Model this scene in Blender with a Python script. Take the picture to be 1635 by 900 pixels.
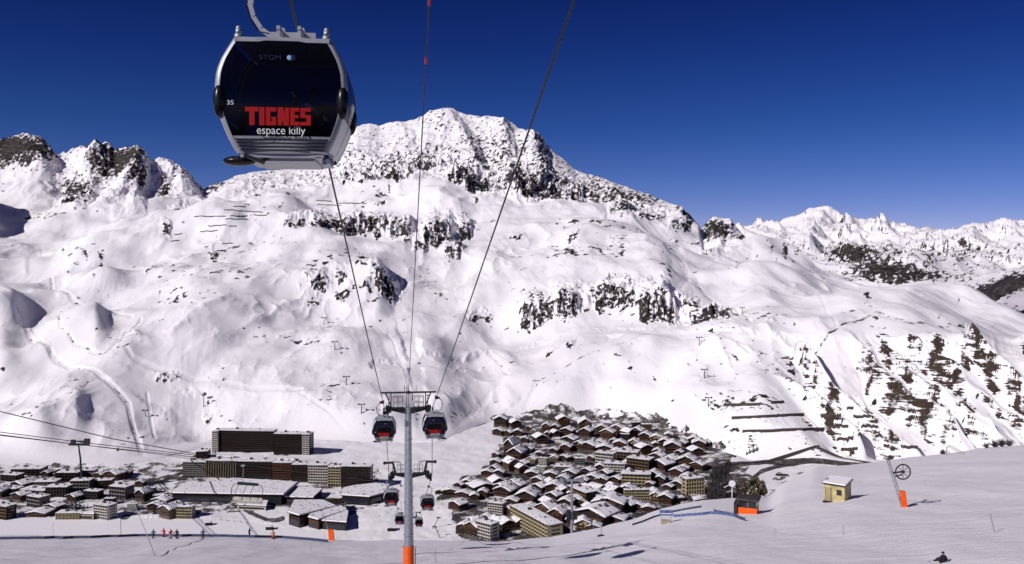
import bpy, math, random
import numpy as np
from mathutils import Vector, Matrix
for o in list(bpy.data.objects): bpy.data.objects.remove(o)
R = math.radians
S = bpy.context.scene
COL = S.collection
F = 1416.0; CX = 817.5; HY = 410.0      # focal length in photo pixels, principal column, horizon row
# ---------------- camera ----------------
cd = bpy.data.cameras.new('camera'); cam = bpy.data.objects.new('camera', cd); COL.objects.link(cam)
cd.sensor_width = 36; cd.lens = 36*F/1635; cd.shift_y = -40/1635
cd.clip_start = .3; cd.clip_end = 60000
cam.location = (0, 0, 0); cam.rotation_euler = (R(90), 0, 0)
S.camera = cam
# ---------------- world and sun ----------------
SUN_EL = R(34); SUN_AZ_VEC = (-.78, -.626)      # horizontal direction towards the sun
W = bpy.data.worlds.new('World'); S.world = W; W.use_nodes = True
nt = W.node_tree; bg = nt.nodes['Background']
sky = nt.nodes.new('ShaderNodeTexSky'); sky.sky_type = 'NISHITA'; sky.sun_disc = False
sky.sun_elevation = SUN_EL; sky.sun_rotation = math.atan2(SUN_AZ_VEC[0], SUN_AZ_VEC[1])
sky.altitude = 3000; sky.air_density = .9; sky.dust_density = .0; sky.ozone_density = 4.0
hs = nt.nodes.new('ShaderNodeHueSaturation'); hs.inputs['Saturation'].default_value = 1.22
tcw = nt.nodes.new('ShaderNodeTexCoord'); sx = nt.nodes.new('ShaderNodeSeparateXYZ')
rp = nt.nodes.new('ShaderNodeValToRGB'); mx = nt.nodes.new('ShaderNodeMix'); mx.data_type = 'RGBA'; mx.blend_type = 'MULTIPLY'; mx.inputs[0].default_value = 1
nt.links.new(tcw.outputs['Generated'], sx.inputs[0]); nt.links.new(sx.outputs['Z'], rp.inputs[0])
cr = rp.color_ramp; cr.elements[0].position = 0.0; cr.elements[0].color = (.50, .35, .49, 1)
cr.elements[1].position = .34; cr.elements[1].color = (.055, .055, .17, 1)
e = cr.elements.new(.055); e.color = (.35, .27, .42, 1)
e = cr.elements.new(.14); e.color = (.17, .185, .33, 1)
e = cr.elements.new(.23); e.color = (.10, .11, .26, 1)
nt.links.new(sky.outputs[0], hs.inputs['Color']); nt.links.new(hs.outputs[0], mx.inputs[6]); nt.links.new(rp.outputs[0], mx.inputs[7])
nt.links.new(mx.outputs[2], bg.inputs[0]); bg.inputs[1].default_value = .137
sd = bpy.data.lights.new('sun', 'SUN'); sd.energy = 3.7; sd.angle = R(.5); sd.color = (1, .955, .93)
sun = bpy.data.objects.new('sun', sd); COL.objects.link(sun)
ds = Vector((SUN_AZ_VEC[0]*math.cos(SUN_EL), SUN_AZ_VEC[1]*math.cos(SUN_EL), math.sin(SUN_EL)))
sun.rotation_euler = ds.to_track_quat('Z', 'Y').to_euler(); sun.location = (-50, -50, 80)
S.view_settings.view_transform = 'Standard'; S.view_settings.look = 'None'; S.view_settings.gamma = 1
S.view_settings.exposure = 0.12
S.render.engine = 'CYCLES'; S.cycles.max_bounces = 5

# ---------------- helpers ----------------
def tag(o, label=None, cat=None, group=None, kind=None):
    if label: o['label'] = label
    if cat: o['category'] = cat
    if group: o['group'] = group
    if kind: o['kind'] = kind
    return o
def pt(x, y, d):
    return Vector(((x-CX)/F*d, d, (HY-y)/F*d))
def empty(name, loc, rz=0):
    o = bpy.data.objects.new(name, None); COL.objects.link(o); o.location = loc; o.rotation_euler = (0, 0, rz)
    o.empty_display_size = .2
    return o
def copy_tree(o, parent=None):
    c = o.copy(); COL.objects.link(c); c.parent = parent
    for ch in o.children: copy_tree(ch, c)
    return c
class MB:
    def __init__(s): s.v = []; s.f = []
    def quadbox(s, pts):
        b = len(s.v); s.v += [tuple(p) for p in pts]
        s.f += [tuple(b+i for i in q) for q in ((0,3,2,1),(4,5,6,7),(0,1,5,4),(1,2,6,5),(2,3,7,6),(3,0,4,7))]
        return s
    def box(s, a, b):
        x0,y0,z0 = a; x1,y1,z1 = b
        return s.quadbox([(x0,y0,z0),(x1,y0,z0),(x1,y1,z0),(x0,y1,z0),(x0,y0,z1),(x1,y0,z1),(x1,y1,z1),(x0,y1,z1)])
    def bar(s, a, b, w, h=None):
        a = Vector(a); b = Vector(b); h = h or w
        t = (b-a).normalized(); u = t.cross(Vector((0,0,1)))
        if u.length < 1e-3: u = Vector((1,0,0))
        u.normalize(); n = u.cross(t)
        q = [a-u*w/2-n*h/2, a+u*w/2-n*h/2, a+u*w/2+n*h/2, a-u*w/2+n*h/2]
        return s.quadbox(q+[p+(b-a) for p in q])
    def tube(s, pts, rad, seg=8, cap=True):
        pts = [Vector(p) for p in pts]; n = len(pts); b = len(s.v)
        rad = rad if isinstance(rad, (list, tuple)) else [rad]*n
        for i, p in enumerate(pts):
            t = (pts[min(i+1,n-1)]-pts[max(i-1,0)]).normalized()
            u = t.cross(Vector((0,0,1)))
            if u.length < 1e-2: u = t.cross(Vector((0,1,0)))
            u.normalize(); w = t.cross(u)
            for k in range(seg):
                a = 2*math.pi*k/seg
                s.v.append(tuple(p+(u*math.cos(a)+w*math.sin(a))*rad[i]))
        for i in range(n-1):
            for k in range(seg):
                k2 = (k+1) % seg
                s.f.append((b+i*seg+k, b+i*seg+k2, b+(i+1)*seg+k2, b+(i+1)*seg+k))
        if cap:
            s.f.append(tuple(b+k for k in range(seg))[::-1]); s.f.append(tuple(b+(n-1)*seg+k for k in range(seg)))
        return s
    def ball(s, c, r, seg=10, rings=7):
        c = Vector(c); r = Vector(r) if hasattr(r, '__len__') else Vector((r,r,r))
        b = len(s.v)
        s.v.append(tuple(c-Vector((0,0,r.z))))
        for i in range(1, rings):
            ph = -math.pi/2+math.pi*i/rings
            for k in range(seg):
                a = 2*math.pi*k/seg
                s.v.append((c.x+r.x*math.cos(ph)*math.cos(a), c.y+r.y*math.cos(ph)*math.sin(a), c.z+r.z*math.sin(ph)))
        s.v.append(tuple(c+Vector((0,0,r.z)))); top = len(s.v)-1
        for k in range(seg):
            s.f.append((b, b+1+(k+1)%seg, b+1+k))
            s.f.append((top, b+1+(rings-2)*seg+k, b+1+(rings-2)*seg+(k+1)%seg))
        for i in range(rings-2):
            for k in range(seg):
                k2 = (k+1) % seg
                s.f.append((b+1+i*seg+k, b+1+i*seg+k2, b+1+(i+1)*seg+k2, b+1+(i+1)*seg+k))
        return s
    def prism(s, poly, y0, y1, axis='y'):
        b = len(s.v); n = len(poly)
        for yy in (y0, y1):
            for (a, c) in poly:
                s.v.append((a, yy, c) if axis == 'y' else ((a, c, yy) if axis == 'z' else (yy, a, c)))
        s.f.append(tuple(b+i for i in range(n))); s.f.append(tuple(b+n+i for i in range(n))[::-1])
        for i in range(n):
            j = (i+1) % n; s.f.append((b+i, b+n+i, b+n+j, b+j))
        return s
    def grid(s, fn, nu, nv):
        b = len(s.v)
        for j in range(nv+1):
            for i in range(nu+1): s.v.append(tuple(fn(i/nu, j/nv)))
        for j in range(nv):
            for i in range(nu):
                a = b+j*(nu+1)+i; s.f.append((a, a+1, a+nu+2, a+nu+1))
        return s
    def build(s, name, mat, parent=None, smooth=False, fix=True):
        me = bpy.data.meshes.new(name); me.from_pydata(s.v, [], s.f); 
        if fix:
            import bmesh
            bm = bmesh.new(); bm.from_mesh(me); bmesh.ops.recalc_face_normals(bm, faces=bm.faces); bm.to_mesh(me); bm.free()
        if smooth: me.polygons.foreach_set('use_smooth', [True]*len(me.polygons))
        me.materials.append(mat); me.update()
        o = bpy.data.objects.new(name, me); COL.objects.link(o); o.parent = parent
        return o

# ---------------- materials ----------------
def mat(name, col, rough=.8, metal=0, var=.25, scale=2.0, bump=0, spec=.3):
    m = bpy.data.materials.new(name); m.use_nodes = True; t = m.node_tree; b = t.nodes['Principled BSDF']
    b.inputs['Roughness'].default_value = rough; b.inputs['Metallic'].default_value = metal
    b.inputs['Specular IOR Level'].default_value = spec
    tc = t.nodes.new('ShaderNodeTexCoord'); n = t.nodes.new('ShaderNodeTexNoise'); n.inputs['Scale'].default_value = scale; n.inputs['Detail'].default_value = 5
    r = t.nodes.new('ShaderNodeValToRGB'); r.color_ramp.elements[0].position = .3; r.color_ramp.elements[1].position = .7
    r.color_ramp.elements[0].color = tuple(c*(1-var) for c in col)+(1,); r.color_ramp.elements[1].color = tuple(min(.95, c*(1+var)) for c in col)+(1,)
    t.links.new(tc.outputs['Object'], n.inputs[0]); t.links.new(n.outputs[0], r.inputs[0]); t.links.new(r.outputs[0], b.inputs['Base Color'])
    if bump:
        bp = t.nodes.new('ShaderNodeBump'); bp.inputs['Strength'].default_value = 1; bp.inputs['Distance'].default_value = bump
        t.links.new(n.outputs[0], bp.inputs['Height']); t.links.new(bp.outputs[0], b.inputs['Normal'])
    return m
def planks(name, col, scale=3.0):
    m = mat(name, col, .85, 0, .35, 1.2); t = m.node_tree; b = t.nodes['Principled BSDF']
    src = b.inputs['Base Color'].links[0].from_socket
    tc = t.nodes['Texture Coordinate']; w = t.nodes.new('ShaderNodeTexWave'); w.bands_direction = 'Z'; w.inputs['Scale'].default_value = scale; w.inputs['Distortion'].default_value = .6
    r = t.nodes.new('ShaderNodeValToRGB'); r.color_ramp.elements[0].position = .1; r.color_ramp.elements[1].position = .3
    r.color_ramp.elements[0].color = (.35,.35,.35,1)
    mm = t.nodes.new('ShaderNodeMix'); mm.data_type = 'RGBA'; mm.blend_type = 'MULTIPLY'; mm.inputs[0].default_value = .8
    t.links.new(tc.outputs['Object'], w.inputs[0]); t.links.new(w.outputs[0], r.inputs[0]); t.links.new(src, mm.inputs[6]); t.links.new(r.outputs[0], mm.inputs[7]); t.links.new(mm.outputs[2], b.inputs['Base Color'])
    return m
M = dict(
 wdark=planks('wood_dark', (.013,.010,.009)), wbrown=planks('wood_brown', (.032,.017,.012)), worange=planks('wood_orange', (.095,.036,.016)),
 wtan=planks('wood_tan', (.15,.09,.042)), cream=mat('plaster_cream', (.34,.28,.17), .9), white=mat('plaster_white', (.46,.43,.39), .9),
 grey=mat('concrete_grey', (.15,.14,.135), .9), stone=mat('stone', (.11,.09,.075), .95, 0, .5, 1.5), blue=mat('blue_panel', (.05,.07,.2), .6),
 glass=mat('window_glass', (.02,.022,.03), .12, 0, .3, 1, 0, .6), roof=mat('roof_slate', (.05,.04,.04), .8), metal=mat('galvanised_steel', (.36,.38,.42), .45, .55, .2, 3),
 dmetal=mat('dark_steel', (.035,.037,.042), .5, .4, .3, 3), black=mat('black_plastic', (.008,.008,.009), .3), silver=mat('silver_paint', (.40,.41,.44), .35, .25, .1, 4),
 orange=mat('orange_pad', (.85,.11,.008), .6, 0, .12, 2), red=mat('red_letter', (.36,.004,.004), .5, 0, .1), lwhite=mat('white_letter', (.75,.75,.78), .5, 0, .05),
 nblue=mat('blue_letter', (.006,.008,.05), .5), lblue=mat('light_blue_letter', (.25,.5,.8), .5), cable=mat('steel_rope', (.028,.026,.03), .5, .5),
 yellow=planks('hut_yellow', (.52,.44,.22), 5), netblue=mat('blue_net', (.045,.055,.11), .9), banner=mat('banner_blue', (.08,.12,.26), .8, 0, .8, 4), bark=mat('bark', (.06,.045,.035), .95),
 needle=mat('needles', (.018,.03,.016), .9, 0, .5, 1.5), twig=mat('twig', (.045,.037,.035), .95), skin=mat('skin', (.5,.3,.22), .6),
 lamp=mat('red_marker', (.6,.02,.02), .5),
)
def snow_mat(name, bump=.15):
    m = mat(name, (.86,.835,.875), .6, 0, .03, .5, bump, .2); return m
M['snow'] = snow_mat('roof_snow')
def melt(m):
    t = m.node_tree; b = t.nodes['Principled BSDF']; src = b.inputs['Base Color'].links[0].from_socket
    tc = t.nodes['Texture Coordinate']; oi = t.nodes.new('ShaderNodeObjectInfo'); ad = t.nodes.new('ShaderNodeVectorMath'); ad.operation = 'ADD'
    t.links.new(tc.outputs['Object'], ad.inputs[0]); t.links.new(oi.outputs['Location'], ad.inputs[1])
    n = t.nodes.new('ShaderNodeTexNoise'); n.inputs['Scale'].default_value = .35; n.inputs['Detail'].default_value = 5; t.links.new(ad.outputs[0], n.inputs[0])
    r = t.nodes.new('ShaderNodeValToRGB'); r.color_ramp.elements[0].position = .60; r.color_ramp.elements[0].color = (0,0,0,1); r.color_ramp.elements[1].position = .66; t.links.new(n.outputs[0], r.inputs[0])
    x = t.nodes.new('ShaderNodeMix'); x.data_type = 'RGBA'; t.links.new(r.outputs[0], x.inputs[0]); t.links.new(src, x.inputs[6]); x.inputs[7].default_value = (.09,.075,.07,1); t.links.new(x.outputs[2], b.inputs['Base Color'])
melt(M['snow'])
def tinted(name, t0=(.19,.19,.27)):
    m = bpy.data.materials.new(name); m.use_nodes = True; t = m.node_tree; b = t.nodes['Principled BSDF']
    b.inputs['Base Color'].default_value = (.003,.003,.005,1); b.inputs['Roughness'].default_value = .06; b.inputs['Specular IOR Level'].default_value = .32
    tr = t.nodes.new('ShaderNodeBsdfTransparent'); tr.inputs[0].default_value = t0+(1,)
    ms = t.nodes.new('ShaderNodeMixShader'); ms.inputs[0].default_value = .45
    nz = t.nodes.new('ShaderNodeTexNoise'); nz.inputs['Scale'].default_value = 3
    mr = t.nodes.new('ShaderNodeMapRange'); mr.inputs[3].default_value = .35; mr.inputs[4].default_value = .55
    t.links.new(nz.outputs[0], mr.inputs[0]); t.links.new(mr.outputs[0], ms.inputs[0])
    t.links.new(tr.outputs[0], ms.inputs[1]); t.links.new(b.outputs[0], ms.inputs[2]); t.links.new(ms.outputs[0], t.nodes['Material Output'].inputs[0])
    return m
M['tint'] = tinted('tinted_glass')

# ---------------- terrain material ----------------
def terrain_mat():
    m = bpy.data.materials.new('snow_and_rock'); m.use_nodes = True; t = m.node_tree; b = t.nodes['Principled BSDF']; N = t.nodes.new; L = t.links.new
    b.inputs['Specular IOR Level'].default_value = .15
    tc = N('ShaderNodeTexCoord')
    def noise(scale, detail=6, rough=.6, vec=None):
        n = N('ShaderNodeTexNoise'); n.inputs['Scale'].default_value = scale; n.inputs['Detail'].default_value = detail; n.inputs['Roughness'].default_value = rough
        L(vec or tc.outputs['Object'], n.inputs[0]); return n.outputs[0]
    def math_(op, a, c, clamp=False):
        n = N('ShaderNodeMath'); n.operation = op; n.use_clamp = clamp
        for i, q in enumerate((a, c)):
            if isinstance(q, (int, float)): n.inputs[i].default_value = q
            else: L(q, n.inputs[i])
        return n.outputs[0]
    def attr(nm):
        a = N('ShaderNodeAttribute'); a.attribute_name = nm; return a.outputs['Fac']
    def ramp(src, stops):
        r = N('ShaderNodeValToRGB'); cr = r.color_ramp
        cr.elements[0].position = stops[0][0]; cr.elements[0].color = stops[0][1]+(1,)
        cr.elements[1].position = stops[-1][0]; cr.elements[1].color = stops[-1][1]+(1,)
        for p, c in stops[1:-1]:
            e = cr.elements.new(p); e.color = c+(1,)
        L(src, r.inputs[0]); return r.outputs[0]
    def mix(f, a, c):
        n = N('ShaderNodeMix'); n.data_type = 'RGBA'; L(f, n.inputs[0]); L(a, n.inputs[6]); L(c, n.inputs[7]); return n.outputs[2]
    def mapr(src, a, c):
        n = N('ShaderNodeMapRange'); n.inputs[1].default_value = a; n.inputs[2].default_value = c; L(src, n.inputs[0]); return n.outputs[0]
    mp = N('ShaderNodeMapping'); mp.inputs['Scale'].default_value = (.35, .35, 1.6); L(tc.outputs['Object'], mp.inputs[0])
    n_fine = noise(.11, 9, .72); n_med = noise(.02, 8, .6); n_str = noise(.12, 7, .65, mp.outputs[0])
    # snow
    snow = ramp(noise(.004, 6), [(.3, (.84,.80,.855)), (.7, (.90,.875,.91))])
    # rock
    rockc = ramp(n_str, [(.30, (.010,.009,.010)), (.48, (.032,.027,.026)), (.62, (.085,.070,.060)), (.80, (.19,.155,.13))])
    rf = mapr(math_('ADD', attr('rock'), math_('MULTIPLY', math_('SUBTRACT', n_fine, .5), 1.5)), .47, .55)
    # brown grass showing through
    earthc = ramp(n_fine, [(.3, (.020,.014,.011)), (.7, (.075,.052,.036))])
    ef = mapr(math_('ADD', attr('earth'), math_('MULTIPLY', math_('SUBTRACT', n_str, .5), 1.7)), .5, .56)
    dirt_and_shade_c = ramp(noise(.15, 6), [(.3, (.025,.022,.022)), (.55, (.08,.07,.066)), (.72, (.28,.26,.26))])
    df = mapr(math_('ADD', attr('dirt_and_shade'), math_('MULTIPLY', math_('SUBTRACT', noise(.06, 8, .7), .5), 1.4)), .46, .6)
    c = mix(rf, snow, rockc); c = mix(ef, c, earthc); c = mix(df, c, dirt_and_shade_c)
    L(c, b.inputs['Base Color']); b.inputs['Roughness'].default_value = .75
    b1 = N('ShaderNodeBump'); b1.inputs['Strength'].default_value = .9; b1.inputs['Distance'].default_value = 5.0
    L(math_('MULTIPLY', n_fine, rf), b1.inputs['Height'])
    b2 = N('ShaderNodeBump'); b2.inputs['Strength'].default_value = .8; L(attr('snowbump'), b2.inputs['Distance'])
    mp2 = N('ShaderNodeMapping'); mp2.inputs['Scale'].default_value = (.22, 1.0, 1.0); mp2.inputs['Rotation'].default_value = (0, 0, .3); L(tc.outputs['Object'], mp2.inputs[0])
    L(noise(.8, 9, .68, mp2.outputs[0]), b2.inputs['Height']); L(b1.outputs[0], b2.inputs['Normal'])
    L(b2.outputs[0], b.inputs['Normal'])
    return m
M['terrain'] = terrain_mat()

# ---------------- noise ----------------
def _hash(ix, iy, seed):
    h = (ix.astype(np.int64)*374761393 + iy.astype(np.int64)*668265263 + seed*1442695041) & 0xffffffff
    h = ((h ^ (h >> 13))*1274126177) & 0xffffffff
    h = h ^ (h >> 16)
    return (h & 0xffff)/65536.0*2*math.pi
def perlin(x, y, seed=0):
    x0 = np.floor(x); y0 = np.floor(y); fx = x-x0; fy = y-y0
    u = fx*fx*fx*(fx*(fx*6-15)+10); v = fy*fy*fy*(fy*(fy*6-15)+10)
    def g(dx, dy):
        a = _hash(x0+dx, y0+dy, seed); return np.cos(a)*(fx-dx)+np.sin(a)*(fy-dy)
    a = g(0,0); b = g(1,0); c = g(0,1); d = g(1,1)
    return ((a+(b-a)*u)+((c+(d-c)*u)-(a+(b-a)*u))*v)*1.5
def fbm(x, y, oct=5, seed=0, gain=.5):
    s = 0; a = 1; t = 0
    for i in range(oct):
        s = s+a*perlin(x, y, seed+i*17); t += a; a *= gain; x = x*2.03+13.7; y = y*2.03-7.1
    return s/t
def ridged(x, y, oct=5, seed=0, gain=.55):
    s = 0; a = 1; t = 0; w = 1
    for i in range(oct):
        n = 1-np.abs(perlin(x, y, seed+i*31))*1.6; n = np.clip(n, 0, 1)**2*w
        w = np.clip(n*1.6, 0, 1); s = s+a*n; t += a; a *= gain; x = x*2.1+5.3; y = y*2.1+9.1
    return s/t
def sstep(a, b, x):
    t = np.clip((x-a)/(b-a), 0, 1); return t*t*(3-2*t)
def seg_dist(x, y, pts):
    best = np.full(x.shape, 1e9)
    for (x0, y0), (x1, y1) in zip(pts[:-1], pts[1:]):
        dx = x1-x0; dy = y1-y0; t = np.clip(((x-x0)*dx+(y-y0)*dy)/(dx*dx+dy*dy+1e-9), 0, 1)
        best = np.minimum(best, np.hypot(x-x0-t*dx, y-y0-t*dy))
    return best
def in_poly(x, y, poly):
    ins = np.zeros(x.shape, bool); n = len(poly)
    for i in range(n):
        x0, y0 = poly[i]; x1, y1 = poly[(i+1) % n]
        if y0 == y1: continue
        c = ((y0 > y) != (y1 > y)) & (x < (x1-x0)*(y-y0)/(y1-y0)+x0); ins ^= c
    return ins
def grid_mesh(name, X, Y, Z, attrs, material, skip=None):
    nr, nc = X.shape
    me = bpy.data.meshes.new(name); me.vertices.add(nr*nc)
    me.vertices.foreach_set('co', np.stack([X, Y, Z], -1).astype(np.float32).ravel())
    idx = np.arange(nr*nc).reshape(nr, nc)
    q = np.stack([idx[:-1,:-1], idx[:-1,1:], idx[1:,1:], idx[1:,:-1]], -1).reshape(-1, 4)
    nf = len(q); me.loops.add(nf*4); me.polygons.add(nf)
    me.loops.foreach_set('vertex_index', q.ravel().astype(np.int32))
    me.polygons.foreach_set('loop_start', np.arange(0, nf*4, 4, dtype=np.int32))
    me.polygons.foreach_set('loop_total', np.full(nf, 4, np.int32))
    me.polygons.foreach_set('use_smooth', np.ones(nf, bool))
    me.update(calc_edges=True)
    for k, a in attrs.items():
        at = me.attributes.new(k, 'FLOAT', 'POINT'); at.data.foreach_set('value', a.astype(np.float32).ravel())
    me.materials.append(material)
    o = bpy.data.objects.new(name, me); COL.objects.link(o); return o
def catmull(P, t):      # P: K x n, t scalar in [0,K-1]
    K = len(P); i = min(int(t), K-2); f = t-i
    p0 = P[max(i-1,0)]; p1 = P[i]; p2 = P[i+1]; p3 = P[min(i+2,K-1)]
    if i == 0: p0 = 2*p1-p2
    if i == K-2: p3 = 2*p2-p1
    return .5*((2*p1)+(-p0+p2)*f+(2*p0-5*p1+4*p2-p3)*f*f+(-p0+3*p1-3*p2+p3)*f**3)
def smooth1(a, w):
    k = np.hanning(w*2+1); k /= k.sum(); return np.convolve(np.pad(a, w, mode='edge'), k, 'valid')
# ---------------- terrain shape ----------------
ZV = -230.0
cols = np.concatenate([np.arange(-900, -60, 14), np.arange(-60, 1700, 1.15), np.arange(1700, 2560, 14)]).astype(float)
ncol = len(cols)
SKY = [(-900,150),(-300,190),(-60,235),(-20,232),(0,225),(20,215),(45,204),(65,208),(80,222),(90,240),(98,246),(125,237),(140,228),(155,226),(175,228),(183,240),(195,238),
 (215,232),(222,236),(235,248),(255,253),(270,262),(290,270),(300,282),(310,292),(325,299),(345,290),(375,279),(415,272),(450,268),(500,258),(545,225),(570,197),(590,195),(605,200),(640,195),
 (660,188),(690,180),(705,173),(725,178),(760,184),(795,186),(810,192),(830,203),(850,206),(870,225),(900,252),(920,268),(950,283),(990,295),(1040,308),(1075,320),
 (1095,335),(1112,358),(1119,367),(1125,362),(1142,348),(1166,346),(1180,360),(1200,382),(1240,396),(1300,420),(1340,432),(1400,443),(1450,455),(1500,462),(1540,473),
 (1580,488),(1635,505),(1750,530),(2560,600)]
sky_y = np.interp(cols, [p[0] for p in SKY], [p[1] for p in SKY])
T = {  # x: foot ... towards the skyline, (photo row, distance in metres)
 -900:[(742,972),(650,1150),(540,1400),(450,1750),(390,2200),(300,2600),(0,3100)],
 0:[(742,972),(650,1150),(540,1400),(450,1750),(390,2200),(330,2600),(0,3100)],
 100:[(742,972),(650,1150),(540,1400),(450,1750),(390,2200),(330,2600),(0,3100)],
 200:[(745,965),(650,1150),(540,1400),(440,1750),(375,2150),(320,2600),(0,3000)],
 330:[(712,1078),(620,1230),(530,1450),(430,1800),(350,2250),(320,2600),(0,3000)],
 450:[(700,1112),(620,1230),(530,1450),(430,1800),(350,2200),(305,2700),(0,3200)],
 570:[(705,1100),(620,1230),(530,1450),(430,1800),(350,2250),(275,2800),(0,3400)],
 705:[(705,1100),(610,1270),(520,1500),(430,1800),(340,2250),(265,2800),(0,3400)],
 780:[(672,1230),(595,1370),(505,1600),(420,1850),(335,2300),(272,2800),(0,3350)],
 950:[(668,1262),(590,1390),(510,1570),(440,1770),(370,2070),(320,2450),(0,3000)],
 1060:[(676,1224),(590,1330),(520,1500),(455,1700),(395,2000),(350,2300),(0,2750)],
 1118:[(705,1104),(620,1220),(540,1390),(470,1570),(420,1830),(390,2100),(0,2450)],
 1160:[(725,1034),(640,1140),(560,1290),(490,1480),(430,1750),(385,2100),(0,2450)],
 1200:[(735,1002),(650,1090),(570,1200),(500,1400),(450,1600),(415,1900),(0,2300)],
 1300:[(742,981),(660,1060),(590,1150),(530,1260),(490,1450),(450,1750),(0,2100)],
 1450:[(745,972),(660,1050),(580,1130),(505,1240),(485,1450),(468,1700),(0,1950)],
 1635:[(745,972),(690,1030),(620,1100),(560,1180),(535,1330),(518,1500),(0,1700)],
 2560:[(745,972),(700,1030),(680,1100),(650,1200),(640,1330),(620,1500),(0,1700)]}
kx = sorted(T); K = 7
YK = np.zeros((K, ncol)); DK = np.zeros((K, ncol))
for k in range(K):
    yk = np.interp(cols, kx, [T[x][k][0] for x in kx]); dk = np.interp(cols, kx, [T[x][k][1] for x in kx])
    YK[k] = smooth1(yk, 25); DK[k] = smooth1(dk, 25)
YK[K-1] = sky_y
foot_d = DK[0]; foot_d = -ZV*F/(YK[0]-HY); DK[0] = foot_d
# near slope: lower edge of the picture and crest
NB = [(-900,900,70),(0,900,92),(400,903,88),(655,905,85),(900,900,84),(1100,900,78),(1338,900,72),(1505,900,68),(1700,900,66),(2560,900,60)]
NC = [(-900,860,175),(0,857,176),(250,854,178),(400,855,176),(520,862,168),(655,867,152),(800,867,148),(880,861,150),(960,843,155),(1010,829,160),(1060,812,165),(1120,803,160),(1185,797,163),(1230,792,180),(1250,772,192),(1300,747,205),(1380,739,215),
      (1500,725,228),(1560,717,235),(1635,710,240),(1700,705,245),(2560,680,250)]
nby = np.interp(cols, [p[0] for p in NB], [p[1] for p in NB]); nbd = smooth1(np.interp(cols, [p[0] for p in NB], [p[2] for p in NB]), 30)
ncy = np.interp(cols, [p[0] for p in NC], [p[1] for p in NC]); ncy = smooth1(ncy, 14); ncd = smooth1(np.interp(cols, [p[0] for p in NC], [p[2] for p in NC]), 34)
nbz = (HY-nby)/F*nbd; ncz = (HY-ncy)/F*ncd
ncz_s = smooth1(ncz/ncd, 150)*smooth1(ncd, 150); ncd_s = smooth1(ncd, 150)
def near_z(d):          # d: rows x ncol
    z1 = nbz+(ncz_s-nbz)*(d-nbd)/(ncd_s-nbd)
    zc_ = nbz+(ncz_s-nbz)*(ncd-nbd)/(ncd_s-nbd)
    z1 = z1+(ncz-zc_)*sstep(.55, 1, d/ncd)
    z0 = -7.5+(nbz+7.5)*np.clip(d/nbd, 0, 1)
    s = (ncz_s-nbz)/(ncd_s-nbd)
    z = np.where(d < nbd, z0, z1)
    # beyond the crest the ground falls away towards the valley
    e = np.clip(d-ncd, 0, None)
    z = np.where(d > ncd, ncz+s*e-e*e*.006, z)
    return np.maximum(z, ZV)
g = np.linspace(0, 1, 340)[:, None]
Dn = 3*(ncd[None]/3)**g
gh = np.linspace(0, 1, 46)[1:, None]
Dh = ncd+(560-ncd)*gh**1.3
gv = np.linspace(0, 1, 190)[1:, None]
Dv = 1/(1/560+(1/foot_d-1/560)*gv)
rowsM = []
NM = 640
for j in range(1, NM+1):
    t = (K-1)*j/NM; rowsM.append((catmull(YK, t), catmull(DK, t)))
Ym = np.stack([r[0] for r in rowsM]); Dm = np.stack([r[1] for r in rowsM]); Zm = (HY-Ym)/F*Dm
gb = np.array([15,40,80,140,220,320,450,650])[:, None]
Db = DK[-1]+gb; Zb = Zm[-1]-gb*.55
D = np.concatenate([Dn, Dh, Dv, Dm, Db]); 
Z = np.concatenate([near_z(Dn), near_z(Dh), np.full(Dv.shape, ZV), Zm, Zb])
n1 = len(Dn); n2 = n1+len(Dh); n3 = n2+len(Dv); n4 = n3+len(Dm)
XI = np.broadcast_to(cols, D.shape).copy(); YI = HY-F*Z/D        # nominal photo coordinates of the smooth surface
XW = (XI-CX)/F*D; YW = D
isM = np.zeros(D.shape); isM[n3:] = 1
fM = np.zeros(D.shape); fM[n3:n4] = np.linspace(0, 1, NM)[:, None]; fM[n4:] = 1
ramp_in = sstep(0, .08, fM)*isM
# ruggedness of the upper mountains
rug = np.zeros(D.shape)
low_edge = np.interp(cols, [-900,0,60,130,200,260,330,360,420,520,560,620,700,760,840,930,1000,1060,1115,1122,1190,1210,2560],
                     [300,280,285,330,330,310,315,300,300,292,285,290,285,305,322,322,330,345,362,385,385,385,385])
rug = sstep(12, -14, YI-low_edge)*isM
leftp = sstep(345, 315, XI)
rug = rug*(1-sstep(1195, 1215, XI))
H = np.zeros(D.shape)
mtn = slice(n3, None)
Xm = XW[mtn]; Yw = YW[mtn]; xi = XI[mtn]; yi = YI[mtn]; rm = rug[mtn]; rin = ramp_in[mtn]; lp = leftp[mtn]
h = fbm(Xm/330+3, Yw/420, 3, 5)*60*(1-rm)
h += (fbm(Xm/135, Yw/190+9, 3, 11))*14*(1-rm*.6)
h += (ridged(Xm/75+2, Yw/130, 3, 71)-.4)*4.5*(1-rm)*(.25+1.2*sstep(-.1, .35, fbm(Xm/260, Yw/260, 2, 73)))
h += fbm(Xm/28, Yw/42, 3, 23)*.8+fbm(Xm/15+.02*Yw, Yw/95, 3, 25)*.9*sstep(-.15, .3, fbm(Xm/170, Yw/170, 2, 27))+(ridged(Xm/40+5, Yw/70, 3, 29)-.4)*1.3*sstep(.0, .35, fbm(Xm/210+9, Yw/210, 2, 30))
damp = 1-.78*sstep(.80, .98, fM[mtn])*(1-.6*lp)
wx = Xm+40*fbm(Xm/200, Yw/200, 3, 41); wy = Yw+40*fbm(Xm/200+50, Yw/200, 3, 42)
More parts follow.
